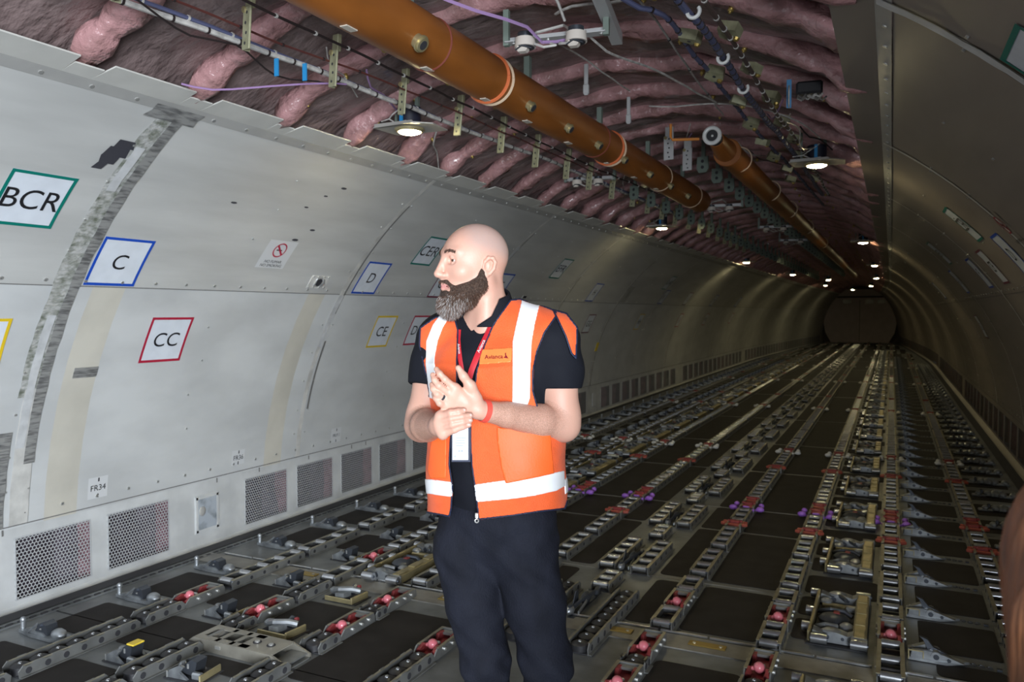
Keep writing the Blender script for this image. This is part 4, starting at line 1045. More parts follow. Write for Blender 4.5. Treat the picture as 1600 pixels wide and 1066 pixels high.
for k in range(14): a, b = random.uniform(.0, .11), random.uniform(-.05, .04); bx.tube([(a, b, -.035), (a + .02, b + .01, -.045), (a + .035, b - .01, -.035)], .005, 5, 1 if k % 2 else 2)
R_ = empty('connector_box', (1.03, 4.05, 2.60), .1); obj('box', bx, R_); b = MB(M_BLUETAG); b.box((-.03, -.03, -.02), (.022, .012, .13), 0, rx=.2); obj('tag', b, R_, smooth=False)
wv = MB(M_WIREW); wv.torus((-.03, -.02, -.03), .05, .004, 24, 6, 0, 'X'); obj('wire', wv, R_); tag(R_, 'small wiring box with a blue tag near the right panel edge', 'connector')
for x, y, n in ((-.80, 2.52, 'first'), (-.74, 2.62, 'second')):
    b = MB(M_BLUETAG); b.box((x, y, 2.53), (.02, .006, .07), 0); tag(obj('cable_tag', b, smooth=False), '%s light blue tag hanging from the left cable bundle' % n, 'tag')
# cables
def cable(name, pts, r, m, lab, ties=None, n=None, wob=.006):
    P_ = [Vector(p) for p in pts]; out = []
    for i in range(len(P_) - 1):
        L = (P_[i + 1] - P_[i]).length; q = max(2, int(L / .07))
        for k in range(q):
            t = k / q; p0 = P_[max(i - 1, 0)]; p1 = P_[i]; p2 = P_[i + 1]; p3 = P_[min(i + 2, len(P_) - 1)]
            c = .5 * ((2 * p1) + (p2 - p0) * t + (2 * p0 - 5 * p1 + 4 * p2 - p3) * t * t + (3 * p1 - p0 - 3 * p2 + p3) * t ** 3)
            c += Vector((noise.noise(c * 4 + Vector((r * 99, 0, 0))), 0, noise.noise(c * 4 + Vector((5, r * 77, 0))))) * wob; out.append(c)
    out.append(P_[-1])
    mb = MB(m); mb.tube(out, r, 7 if r > .006 else 5)
    if ties:
        R_ = empty(name, tuple(out[0])); O = out[0]; mb.v = [tuple(Vector(v) - O) for v in mb.v]; obj('sheath', mb, R_)
        tm = MB(ties[0])
        for i in range(2, len(out) - 2, ties[1]):
            d = (out[i + 1] - out[i]).normalized(); tm.cyl(out[i] - O - d * .004, out[i] - O + d * .004, r + .003, 8, 0)
        tg = obj('cable_tie', tm, R_); tg['kind'] = 'stuff'
        return tag(R_, lab, 'cable')
    return tag(obj(name, mb), lab, 'cable')
def run(x, z, y0, y1, s=.545, sag=.015, dx=.02): return [(x + random.uniform(-dx, dx), y, z + (-sag if i % 2 else 0)) for i, y in enumerate(frange(y0, y1, s))]
cable('cable_bundle', [(-.95, 1.2, 2.60), (-.92, 1.9, 2.60), (-.89, 2.17, 2.60), (-.86, 2.47, 2.60), (-.83, 2.83, 2.6), (-.81, 3.4, 2.60), (-.78, 4.32, 2.60), (-.76, 5.2, 2.62), (-.75, 6.5, 2.62), (-.75, 9, 2.64)], .011, M_WIREW, 'pale grey cable bundle with black ties above the left wall', (M_WIREB, 2))
cable('cable_bundle', [(-.93, 1.2, 2.615), (-.90, 1.9, 2.62), (-.84, 2.83, 2.61), (-.79, 4.3, 2.61), (-.74, 6.5, 2.63), (-.74, 9, 2.65)], .008, M_WIREBL, 'blue-grey cable bundle beside the pale one above the left wall', (M_WIREW, 3))
cable('cable', [(-.78, 1.2, 2.60), (-.75, 1.97, 2.60), (-.72, 2.24, 2.59), (-.72, 2.58, 2.60), (-.65, 3.17, 2.6), (-.62, 4.2, 2.6), (-.62, 6, 2.62)], .0045, mat('dark_red_wire', (.10, .03, .025), .5), 'thin dark red cable left of the duct', (M_WIREB, 3))
cable('cable', [(-.56, 1.2, 2.62), (-.54, 2.14, 2.60), (-.53, 2.71, 2.60), (-.52, 3.41, 2.60), (-.53, 4.43, 2.60), (-.54, 5.6, 2.61), (-.5, 7.2, 2.63)], .0055, M_WIREB, 'black ribbed cable running close to the left flank of the duct', (M_WIREW, 3))
cable('cable', [(-.60, 1.2, 2.60), (-.76, 1.83, 2.55), (-.82, 2.1, 2.53), (-.80, 2.3, 2.555), (-.88, 2.6, 2.53), (-.85, 2.83, 2.56), (-.80, 2.9, 2.55)], .004, M_WIREB, 'thin drooping dark cable above the first light grey lip', None)
cable('cable', [(-1.22, 2.42, 2.49), (-1.13, 2.50, 2.475), (-1.02, 2.62, 2.50), (-.85, 2.75, 2.53), (-.78, 2.95, 2.57)], .004, M_WIREV, 'thin violet wire looping over the lip left of the lamp', None)
cable('cable_bundle', [(.80, 1.4, 2.62), (.78, 2.76, 2.62), (.80, 2.95, 2.61), (.80, 3.46, 2.62), (.80, 4.0, 2.61), (.81, 4.64, 2.62), (.84, 5.6, 2.62), (.86, 8, 2.64)], .014, M_WIREBL, 'dark cable bundle with white clamps near the right panel edge', (M_WIREB, 1))
cable('cable_bundle', [(.86, 1.4, 2.63), (.86, 2.8, 2.62), (.87, 3.5, 2.63), (.88, 4.3, 2.61), (.9, 5.5, 2.63), (.92, 8, 2.63)], .009, mat('brown_wire', (.10, .07, .06), .5), 'brown cable bundle right beside the clamped dark one', (M_WIREW, 2))
cable('cable_bundle', [(.40, 1.6, 2.70), (.55, 2.77, 2.68), (.66, 3.0, 2.67), (.67, 3.5, 2.66), (.67, 4.3, 2.67), (.69, 5.42, 2.67), (.75, 6.8, 2.66), (.8, 9, 2.66)], .010, M_WIREBL, 'blue-black cable bundle crossing the pink frames right of centre', (M_WIREB, 2))
cable('cable', [(.50, 2.2, 2.72), (.58, 2.96, 2.72), (.57, 3.51, 2.72), (.54, 4.14, 2.73), (.50, 5.04, 2.76)], .005, M_WIREW, 'thin pale wire crossing the frames right of the detectors', (M_BLACK, 7))
cable('cable', [(.38, 2.9, 2.62), (.40, 3.1, 2.60), (.45, 3.6, 2.66), (.50, 4.0, 2.68), (.55, 4.6, 2.72)], .005, M_WIREW, 'pale drooping wire leaving the right smoke detector', None)
cable('cable', [(.24, 2.9, 2.60), (.21, 3.26, 2.66), (.19, 3.85, 2.70), (.16, 4.2, 2.74)], .004, M_WIREW, 'thin pale wire hanging between detectors and duct', None)
cable('cable', [(-.05, 2.45, 2.68), (.10, 2.55, 2.62), (.22, 2.72, 2.60), (.24, 2.82, 2.57), (.33, 2.86, 2.58)], .006, M_WIREV, 'violet wire looping under the nearest left detector', None)
cable('cable', [(-.02, 2.35, 2.72), (.10, 2.35, 2.70), (.25, 2.55, 2.73), (.33, 2.65, 2.72), (.34, 2.8, 2.63)], .006, M_WIREW, 'thick white wire arching over the nearest smoke detectors', None)
cable('cable', [(.15, 4.62, 2.76), (.3, 4.66, 2.745), (.5, 4.62, 2.73), (.75, 4.70, 2.70), (.95, 4.85, 2.64), (1.05, 5.2, 2.6)], .0045, M_WIREW, 'pale wire stretched across the ceiling above the drilled plates', None)
cable('cable', [(.52, 2.95, 2.73), (.45, 2.98, 2.74), (.30, 2.98, 2.75), (.2, 3.05, 2.76)], .006, M_WIREW, 'short white wire running sideways to the yellow tie', None)
cable('cable', [(.93, 4.6, 2.58), (.95, 5.0, 2.62), (.93, 5.3, 2.57), (.98, 5.6, 2.62)], .004, M_WIREW, 'thin tangled wire next to the right lamp', None)
random.seed(5)
for i in range(16):
    y = 2.2 + i * .33; x = random.uniform(-1.05, 1.0); 
    if -.45 < x < .0: x += .5
    zt = ZC + sqrt(2.655 ** 2 - x * x) - .01; a_ = random.uniform(.12, .3) * random.choice((-1, 1)); x2 = x + a_; z2 = ZC + sqrt(2.655 ** 2 - x2 * x2) - .01
    cable('cable', [(x, y, zt), (x + a_ * .3, y + .10, zt - .05), (x + a_ * .6, y + .28, zt - .02 - .04 * random.random()), (x2, y + .5, z2)], .0035 if i % 3 else .005, (M_WIREW, M_WIREB, M_WIREW, M_WIREV)[i % 4],
          'thin %s wire looping between the %s pair of ceiling frames' % (('pale', 'black', 'pale', 'violet')[i % 4], ORD[i]), None)
for x, y, z, n in ((.81, 2.85, 2.605, 'nearest'), (.81, 3.40, 2.60, 'middle'), (.81, 3.9, 2.60, 'farthest')):
    c = MB(M_WHITEP); c.torus((x, y, z), .022, .007, 20, 6, 0, 'Y', arc=1.4 * pi, a0=-pi * 1.2); tag(obj('cable_clamp', c), '%s white ring clamp on the dark right cable bundle' % n, 'clamp')
random.seed(21)
kk = 0
for y in [2.7 + .545 * k for k in range(9)]:
    for x in (.70, .88):
        b = MB(M_BRKT, M_DARKGAP, M_BRASS); b.prism([(-.04, -.03), (.035, -.035), (.045, .02), (.0, .05), (-.045, .03)], 2, -.03, .01, 0); b.cyl((0, 0, -.032), (0, 0, -.028), .008, 8, 1); b.ball((.03, .02, -.03), .014, 8, 2)
        o = obj('cable_bracket', b); o.location = (x + random.uniform(-.02, .02), y, 2.665); o.rotation_euler = (random.uniform(-.3, .3), .3, random.uniform(-.5, .5))
        tag(o, '%s olive cable bracket in the %s row near the right panel edge' % (ORD[kk // 2], 'left' if kk % 2 == 0 else 'right'), 'bracket', 'olive cable brackets'); kk += 1

# ------------------------------------------------------------------ the man
# local frame: x to his left-ish (picture right), y away from the camera, z up, metres, origin on the floor
MD = 2.34
_cy, _sy = cos(YAW), sin(YAW)
MO = CAMP + Vector((-_sy, _cy, 0)) * MD + Vector((_cy, _sy, 0)) * (-25 / FPX * MD); MO.z = 0
CL = np.array([25 / FPX * MD, -MD, 1.54])
_p = PITCH; FWD = np.array([0, cos(_p), sin(_p)]); UPV = np.array([0, -sin(_p), cos(_p)]); RTV = np.array([1.0, 0, 0])
def mray(u, v): return FWD + RTV * ((u - 800) / FPX) - UPV * ((v - 533) / FPX)
def P(u, v, y):
    d = mray(u, v); t = (y - CL[1]) / d[1]; return CL + t * d
def toPx(pts):
    d = pts - CL; z = d @ FWD; return 800 + FPX * (d @ RTV) / z, 533 - FPX * (d @ UPV) / z
def A3(*a): return np.array(a, dtype=np.float64)
def smin(a, b, k):
    h = np.maximum(k - np.abs(a - b), 0) / k; return np.minimum(a, b) - h * h * k * .25
class Field:
    def __init__(s): s.ops = []
    def rc(s, a, b, ra, rb, k=.02, sub=False):
        a = np.array(a, float); b = np.array(b, float)
        def f(x, y, z):
            ab = b - a; t = ((x - a[0]) * ab[0] + (y - a[1]) * ab[1] + (z - a[2]) * ab[2]) / (ab @ ab); t = np.clip(t, 0, 1)
            return np.sqrt((x - a[0] - t * ab[0]) ** 2 + (y - a[1] - t * ab[1]) ** 2 + (z - a[2] - t * ab[2]) ** 2) - (ra + t * (rb - ra))
        lo = np.minimum(a - ra, b - rb); hi = np.maximum(a + ra, b + rb); s.ops.append((f, lo, hi, k, sub)); return s
    def ell(s, c, r, k=.02, ax=None, sub=False):
        c = np.array(c, float); ax = np.eye(3) if ax is None else np.array(ax, float); r = np.array(r, float)
        def f(x, y, z):
            q = [((x - c[0]) * e[0] + (y - c[1]) * e[1] + (z - c[2]) * e[2]) for e in ax]
            k0 = np.sqrt((q[0] / r[0]) ** 2 + (q[1] / r[1]) ** 2 + (q[2] / r[2]) ** 2) + 1e-9
            k1 = np.sqrt((q[0] / r[0] ** 2) ** 2 + (q[1] / r[1] ** 2) ** 2 + (q[2] / r[2] ** 2) ** 2) + 1e-9
            return k0 * (k0 - 1) / k1
        m = r.max(); s.ops.append((f, c - m, c + m, k, sub)); return s
    def chain(s, pts, rs, k=.01):
        for i in range(len(pts) - 1): s.rc(pts[i], pts[i + 1], rs[i], rs[i + 1], k)
        return s
    def at(s, p):
        x, y, z = p[..., 0], p[..., 1], p[..., 2]; d = np.full(x.shape, .5)
        for f, lo, hi, k, sub in s.ops: d = -smin(-d, f(x, y, z), k) if sub else smin(d, f(x, y, z), k)
        return d
    def grid(s, lo, hi, h, dtype=np.float32):
        n = [int((hi[i] - lo[i]) / h) + 1 for i in range(3)]; g = [lo[i] + h * np.arange(n[i]) for i in range(3)]
        d = np.full(n, .5, dtype)
        for f, l, u, k, sub in s.ops:
            m = k + .03 if not sub else k + .01
            i0 = [max(0, int((l[i] - m - lo[i]) / h)) for i in range(3)]; i1 = [min(n[i], int((u[i] + m - lo[i]) / h) + 2) for i in range(3)]
            if any(i1[i] <= i0[i] for i in range(3)): continue
            X = g[0][i0[0]:i1[0], None, None]; Y = g[1][None, i0[1]:i1[1], None]; Z = g[2][None, None, i0[2]:i1[2]]
            sl = tuple(slice(i0[i], i1[i]) for i in range(3)); e = f(X, Y, Z).astype(dtype)
            d[sl] = -smin(-d[sl], e, k) if sub else smin(d[sl], e, k)
        return d, g
def nets(d, g):
    """surface nets -> verts, quads"""
    ins = d < 0; nx, ny, nz = d.shape
    c = np.zeros((nx - 1, ny - 1, nz - 1), np.int8)
    for i in (0, 1):
        for j in (0, 1):
            for k in (0, 1): c += ins[i:nx - 1 + i, j:ny - 1 + j, k:nz - 1 + k]
    act = (c > 0) & (c < 8); ijk = np.argwhere(act); idx = np.full(act.shape, -1, np.int64); idx[act] = np.arange(len(ijk))
    I, J, K = ijk.T; acc = np.zeros((len(ijk), 3)); cnt = np.zeros(len(ijk))
    cor = [(i, j, k) for i in (0, 1) for j in (0, 1) for k in (0, 1)]
    val = {q: d[I + q[0], J + q[1], K + q[2]].astype(np.float64) for q in cor}
    for q in cor:
        for ax in range(3):
            if q[ax] == 0:
                r = list(q); r[ax] = 1; r = tuple(r); a, b = val[q], val[r]; m = (a < 0) != (b < 0)
                t = np.where(m, a / np.where(m, a - b, 1), 0); p = np.array(q, float)[None, :].repeat(len(t), 0); p[:, ax] += t
                acc[m] += p[m]; cnt[m] += 1
    v = ijk + acc / cnt[:, None]; h = g[0][1] - g[0][0]; v = v * h + np.array([g[0][0], g[1][0], g[2][0]])
    F_ = []
    for ax in range(3):
        a = [slice(None)] * 3; b = [slice(None)] * 3; a[ax] = slice(0, -1); b[ax] = slice(1, None)
        x = ins[tuple(a)]; y = ins[tuple(b)]; e = np.argwhere(x != y); o1, o2 = (ax + 1) % 3, (ax + 2) % 3
        e = e[(e[:, o1] > 0) & (e[:, o2] > 0) & (e[:, o1] < d.shape[o1] - 1) & (e[:, o2] < d.shape[o2] - 1)]
        def at(d1, d2):
            q = e.copy(); q[:, o1] -= d1; q[:, o2] -= d2; return idx[q[:, 0], q[:, 1], q[:, 2]]
        q = np.stack([at(1, 1), at(0, 1), at(0, 0), at(1, 0)], 1); fl = ~x[tuple(e.T)]; q[fl] = q[fl][:, ::-1]; F_.append(q)
    return v, np.concatenate(F_)
def np_mesh(name, v, q, mats, smooth=True):
    me = bpy.data.meshes.new(name); me.vertices.add(len(v)); me.vertices.foreach_set('co', np.asarray(v, np.float32).ravel())
    me.loops.add(len(q) * 4); me.loops.foreach_set('vertex_index', q.ravel().astype(np.int32))
    me.polygons.add(len(q)); me.polygons.foreach_set('loop_start', np.arange(0, len(q) * 4, 4, dtype=np.int32))
    me.update(calc_edges=True); me.validate()
    for m in mats: me.materials.append(m)
    if smooth: me.polygons.foreach_set('use_smooth', [True] * len(me.polygons))
    return me
def grid_pts(g): X, Y, Z = np.meshgrid(*g, indexing='ij'); return X, Y, Z
def poly_sd(u, v, poly):
    """signed distance in px to polygon (negative inside)"""
    d = np.full(u.shape, 1e9); ins = np.zeros(u.shape, bool); n = len(poly)
    for i in range(n):
        ax_, ay_ = poly[i]; bx_, by_ = poly[(i + 1) % n]; ex, ey = bx_ - ax_, by_ - ay_; wx, wy = u - ax_, v - ay_
        t = np.clip((wx * ex + wy * ey) / (ex * ex + ey * ey), 0, 1); d = np.minimum(d, (wx - ex * t) ** 2 + (wy - ey * t) ** 2)
        c = ((ay_ > v) != (by_ > v)) & (u < (bx_ - ax_) * (v - ay_) / ((by_ - ay_) if by_ != ay_ else 1e-9) + ax_); ins ^= c
    return np.where(ins, -1, 1) * np.sqrt(d)
PHI = radians(20)
def T(l, f, z): return A3(.0 + l * cos(PHI) - f * sin(PHI), .03 - l * sin(PHI) - f * cos(PHI), z)
TAX = [[cos(PHI), -sin(PHI), 0], [-sin(PHI), -cos(PHI), 0], [0, 0, 1]]
HTH = radians(60); HAX = np.array([[cos(HTH), -sin(HTH), 0], [-sin(HTH), -cos(HTH), 0], [0, 0, 1]])
HC = A3(-.064, .0, 1.678)
def H(l, f, h): return HC + l * HAX[0] + f * HAX[1] + h * HAX[2]
Ls, Rs = T(.182, 0, 1.455), T(-.182, 0, 1.455)
Le, Lw = P(880, 664, -.05), P(750, 641, -.205)
Re, Rw = P(659, 664, .03), P(684, 666, -.19)
def core(F, o=0.0, k=.05):
    F.ell(T(0, .0, 1.35), (.170 + o, .108 + o, .165 + o), k, TAX); F.ell(T(0, -.002, 1.19), (.155 + o, .112 + o, .16 + o), k, TAX)
    F.ell(T(0, .015, 1.06), (.150 + o, .112 + o, .13 + o), k, TAX); F.ell(T(0, -.01, .93), (.160 + o, .112 + o, .12 + o), k, TAX)
    F.rc(T(-.135, -.01, 1.455), T(.135, -.01, 1.455), .060 + o, .060 + o, k)
    F.ell(T(.075, .07, 1.375), (.075 + o, .05 + o, .06 + o), .04, TAX); F.ell(T(-.075, .07, 1.375), (.075 + o, .05 + o, .06 + o), .04, TAX)
    F.rc(T(.0, -.02, 1.52), T(.15, -.015, 1.475), .05 + o, .048 + o, .05); F.rc(T(.0, -.02, 1.52), T(-.15, -.015, 1.475), .05 + o, .048 + o, .05)
    return F
def uppers(F, o=0.0, k=.03):
    for S_, E_ in ((Ls, Le), (Rs, Re)):
        F.rc(S_, S_ + (E_ - S_) * .35, .062 + o, .058 + o, .045); F.rc(S_ + (E_ - S_) * .35, S_ + (E_ - S_) * .9, .058 + o, .048 + o, k)
    return F
B = core(Field()); uppers(B)
# forearms
B.chain([Le, Le + (Lw - Le) * .3, Le + (Lw - Le) * .7, Lw], [.045, .047, .035, .0265], .01)
B.rc(Ls + (Le - Ls) * .9, Le, .047, .043, .03)
B.chain([Re, Re + (Rw - Re) * .35, Rw], [.046, .0475, .0275], .008); B.rc(Rs + (Re - Rs) * .9, Re, .047, .045, .03)
# neck and head
B.rc(H(0, -.030, -.03), A3(-.020, .035, 1.48), .056, .060, .03)
B.rc(H(.045, -.02, -.06), A3(-.035, -.02, 1.47), .016, .014, .03)
B.ell(H(0, -.010, .033), (.0765, .097, .089), .02, HAX); B.ell(H(0, .02, .01), (.068, .078, .075), .03, HAX)
B.ell(H(0, .028, -.035), (.059, .066, .075), .03, HAX); B.rc(H(-.012, .068, -.088), H(.012, .068, -.088), .024, .024, .03)
for s in (-1, 1):
    B.rc(H(s * .052, -.005, -.045), H(s * .028, .055, -.088), .018, .018, .03); B.ell(H(s * .042, .062, -.022), (.022, .022, .02), .02, HAX)
    B.rc(H(s * .012, .090, .034), H(s * .042, .074, .034), .0085, .0085, .015)
    B.ell(H(s * .031, .094, .010), (.0175, .0205, .0115), .008, HAX, sub=True)
    B.rc(H(s * .0165, .0795, .0105), H(s * .031, .0865, .0185), .0042, .0048, .005); B.rc(H(s * .031, .0865, .0185), H(s * .0455, .0755, .0115), .0048, .004, .005)
    B.rc(H(s * .0165, .0795, .009), H(s * .031, .084, .0025), .0035, .004, .005); B.rc(H(s * .031, .084, .0025), H(s * .0455, .075, .009), .004, .0035, .005)
    B.ell(H(s * .0115, .1005, -.0325), (.0085, .011, .0075), .006, HAX); B.ell(H(s * .006, .106, -.0405), (.004, .006, .003), .003, HAX, sub=True)
    # ear
    ec = [(.0, .013, -.022), (.003, .017, -.004), (.007, .014, .014), (.010, .003, .026), (.013, -.011, .025), (.013, -.019, .012), (.010, -.016, -.008), (.005, -.005, -.024)]
    pts = [H(s * (.0735 + a), -.006 + b * .88, -.006 + c * .88) for a, b, c in ec]
    B.chain(pts, [.004, .0042, .0045, .005, .005, .005, .0045, .0055], .004); B.ell(H(s * .0765, -.006, -.002), (.0045, .013, .019), .006, HAX); B.ell(H(s * .077, .0, -.030), (.0045, .0075, .0085), .006, HAX)
    B.ell(H(s * .0815, .002, -.006), (.004, .006, .010), .004, HAX, sub=True)
B.rc(H(0, .093, .026), H(0, .1185, -.0265), .0075, .0095, .012); B.ell(H(0, .116, -.030), (.0105, .0095, .0085), .008, HAX); B.rc(H(0, .100, -.040), H(0, .098, -.052), .009, .007, .01)
for s in (-1, 1):
    B.rc(H(0, .1015, -.0585), H(s * .021, .089, -.062), .0052, .0028, .004); B.rc(H(0, .1005, -.069), H(s * .019, .089, -.065), .0062, .003, .004)
B.rc(H(-.022, .094, -.064), H(.022, .094, -.064), .0022, .0022, .003, sub=True)
# hands
def hand(F, wr, fingers, thumb, palm_y, rk=.0105, kn=.014):
    K_ = [f[0] for f in fingers]
    for i, f in enumerate(fingers):
        F.rc(wr + (f[0] - wr) * .12, f[0], .0175, .0125, .014); F.chain(f, [.0105, .0090, .0080, .0070][:len(f)], .004)
    F.rc(K_[0], K_[-1], .0115, .0115, .012); F.rc(wr + (K_[1] - wr) * .5, wr + (K_[2] - wr) * .5, .019, .018, .015)
    F.chain(thumb, [.0165, .013, .0098, .0080][:len(thumb)], .012)
yh = -.215
hand(B, Lw, [[P(711, 607, yh - .02), P(695, 593, yh - .032), P(687, 584, yh - .03), P(682, 577, yh - .02)],
             [P(705, 617, yh - .02), P(686, 603, yh - .036), P(679, 594, yh - .032), P(676, 586, yh - .022)],
             [P(700, 627, yh - .015), P(683, 616, yh - .034), P(677, 608, yh - .03), P(675, 601, yh - .02)],
             [P(700, 637, yh - .01), P(687, 630, yh - .03), P(681, 622, yh - .028), P(678, 616, yh - .018)]],
     [P(744, 622, yh - .0), P(735, 603, yh - .012), P(724, 588, yh - .02), P(716, 575, yh - .02)], yh)
yr = -.235
hand(B, Rw, [[P(688, 650, yr), P(704, 645, yr - .022), P(716, 643, yr - .022), P(725, 641, yr - .014)],
             [P(684, 660, yr), P(705, 654, yr - .025), P(722, 651, yr - .024), P(735, 649, yr - .014)],
             [P(686, 670, yr), P(707, 664, yr - .024), P(723, 660, yr - .022), P(735, 657, yr - .012)],
             [P(692, 679, yr), P(710, 672, yr - .018), P(723, 667, yr - .018), P(733, 664, yr - .010)]],
     [P(692, 658, -.20), P(706, 650, -.17), P(722, 640, -.165), P(736, 634, -.17)], yr)
# legs (inside the trousers)
Lh, Rh = P(818, 850, .0), P(722, 850, .03); Lk, Rk = P(853, 1035, -.02), P(759, 1035, .0); La, Ra = A3(.165, .01, .09), A3(-.02, .03, .09)
for h_, k_, a_ in ((Lh, Lk, La), (Rh, Rk, Ra)): B.chain([h_, k_, a_], [.078, .052, .038], .03); B.rc(a_, a_ + A3(-.03, -.11, -.05), .035, .026, .02)
hs = .0035
lo, hi = (-.34, -.36, .0), (.32, .24, 1.82)
d, g = B.grid(lo, hi, hs); v, q = nets(d, g)
nt_ = None
M_SKIN = mat('skin', (0.70, 0.43, 0.335), 0.5, 0, sss=.12, bump=.05, bscale=220)
def skin_nodes():
    nt = M_SKIN.node_tree; b = nt.nodes['Principled BSDF']; at_ = nt.nodes.new('ShaderNodeAttribute'); at_.attribute_name = 'tint'
    sp = nt.nodes.new('ShaderNodeSeparateColor'); nt.links.new(at_.outputs['Color'], sp.inputs[0]); prev = None
    n = nt.nodes.new('ShaderNodeTexNoise'); n.inputs['Scale'].default_value = 9; n.inputs['Detail'].default_value = 4
    r = nt.nodes.new('ShaderNodeMixRGB'); r.inputs[1].default_value = (.64, .385, .29, 1); r.inputs[2].default_value = (.60, .32, .245, 1); nt.links.new(n.outputs['Fac'], r.inputs[0]); prev = r.outputs[0]
    tcc = nt.nodes.new('ShaderNodeTexCoord'); nt.links.new(tcc.outputs['Object'], n.inputs['Vector'])
    hn = nt.nodes.new('ShaderNodeTexNoise'); hn.inputs['Scale'].default_value = 420; hn.inputs['Detail'].default_value = 6; nt.links.new(tcc.outputs['Object'], hn.inputs['Vector'])
    hm = nt.nodes.new('ShaderNodeMath'); hm.operation = 'MULTIPLY'; nt.links.new(sp.outputs[2], hm.inputs[0])
    hr = nt.nodes.new('ShaderNodeValToRGB'); hr.color_ramp.elements[0].position = .40; hr.color_ramp.elements[1].position = .60; nt.links.new(hn.outputs['Fac'], hr.inputs[0]); nt.links.new(hr.outputs[0], hm.inputs[1])
    for out, col in ((sp.outputs[0], (.44, .32, .285, 1)), (sp.outputs[1], (.47, .20, .18, 1)), (hm.outputs[0], (.27, .14, .09, 1))):
        m = nt.nodes.new('ShaderNodeMixRGB'); nt.links.new(out, m.inputs[0]); nt.links.new(prev, m.inputs[1]); m.inputs[2].default_value = col; prev = m.outputs[0]
    nt.links.new(prev, b.inputs['Base Color'])
skin_nodes()
MAN = empty('person', MO, YAW)
tag(MAN, 'bearded bald man in an orange reflective vest, hands joined, looking left', 'person')
bme = np_mesh('body', v, q, [M_SKIN])
bm = bmesh.new(); bm.from_mesh(bme)
def fine(c):
    p = np.array(c) - HC; p = HAX @ p
    return p[1] > .035 and -.10 < p[2] < .06 and abs(p[0]) < .065 or (p[1] > -.04 and p[1] < .035 and -.05 < p[2] < .04 and p[0] > .06)
for _it in range(1):
    es = [e for e in bm.edges if fine(e.verts[0].co) and fine(e.verts[1].co)]
    bmesh.ops.subdivide_edges(bm, edges=es, cuts=1, use_grid_fill=True)
bm.to_mesh(bme); bm.free()
v = np.zeros(len(bme.vertices) * 3); bme.vertices.foreach_get('co', v); v = v.reshape(-1, 3)
hsel = np.where((v[:, 2] > 1.56) | ((v[:, 1] < -.17) & (v[:, 2] > 1.1)))[0]
for _it in range(3):
    x = v[hsel]; d0 = B.at(x); e_ = .0006
    gr = np.stack([B.at(x + A3(e_, 0, 0)) - d0, B.at(x + A3(0, e_, 0)) - d0, B.at(x + A3(0, 0, e_)) - d0], 1) / e_
    gn = (gr ** 2).sum(1, keepdims=True); v[hsel] = x - np.clip(d0, -.002, .002)[:, None] * gr / np.maximum(gn, .3) * .8
bme.vertices.foreach_set('co', v.astype(np.float32).ravel()); bme.update(); bme.polygons.foreach_set('use_smooth', [True] * len(bme.polygons))
hv = (v - HC) @ HAX.T
ss = lambda x, a, b: np.clip((x - a) / (b - a), 0, 1) ** 2 * (3 - 2 * np.clip((x - a) / (b - a), 0, 1))
stub = ss(hv[:, 2] - .035 - hv[:, 1] * .25, -.02, .03) * ss(-hv[:, 1], -.075, -.02) * .75 * (v[:, 2] > 1.6)
lips = np.exp(-((np.abs(hv[:, 0]) / .024) ** 4)) * np.exp(-(((hv[:, 2] + .0645) / .0085) ** 4)) * (hv[:, 1] > .085)
def seg_t(pp, a, b):
    ab = b - a; t = np.clip((pp - a) @ ab / (ab @ ab), 0, 1); return t, np.linalg.norm(pp - a - t[:, None] * ab, axis=1)
hair = np.zeros(len(v))
for a, b in ((Le, Lw), (Re, Rw)):
    t, dd = seg_t(v, a, b); hair = np.maximum(hair, ss(t, .0, .25) * (1 - ss(t, .85, 1.0)) * (dd < .06) * .55)
col = np.stack([stub, lips, hair, np.ones(len(v))], 1).astype(np.float32)
ca = bme.color_attributes.new('tint', 'FLOAT_COLOR', 'POINT'); ca.data.foreach_set('color', col.ravel())
link('body', bme, MAN)
# eyes
M_EYE = mat('eye_white', (.48, .43, .41), .35); M_IRIS = mat('iris', (.10, .055, .025), .2); M_PUP = mat('pupil', (.005, .005, .005), .15)
for s in (-1, 1):
    mb = MB(M_EYE, M_IRIS, M_PUP); c = H(s * .031, .0765, .0105); gz = Vector((HAX[1] + A3(.05, -.16, 0)).tolist()).normalized(); r_ = .0118
    u_ = gz.orthogonal().normalized(); w_ = gz.cross(u_); cv = Vector(c.tolist())
    angs_ = [0, .12, .24, .40, .54, .62, .9, 1.3, 1.8, 2.4, 3.0]
    vs = [cv + gz * r_]; 
    for a in angs_[1:]: vs += [cv + (gz * cos(a) + (u_ * cos(t) + w_ * sin(t)) * sin(a)) * r_ for t in [2 * pi * i / 16 for i in range(16)]]
    fs = [(0, 1 + i, 1 + (i + 1) % 16) for i in range(16)]; ms = [2] * 16
    for k in range(len(angs_) - 2):
        for i in range(16): fs.append((1 + k * 16 + i, 1 + k * 16 + 16 + i, 1 + k * 16 + 16 + (i + 1) % 16, 1 + k * 16 + (i + 1) % 16)); ms.append(2 if k < 1 else 1 if k < 3 else 0)
    mb.v = [tuple(x) for x in vs]; mb.f = fs; mb.m = ms; obj('eye', mb, MAN, ang=0)
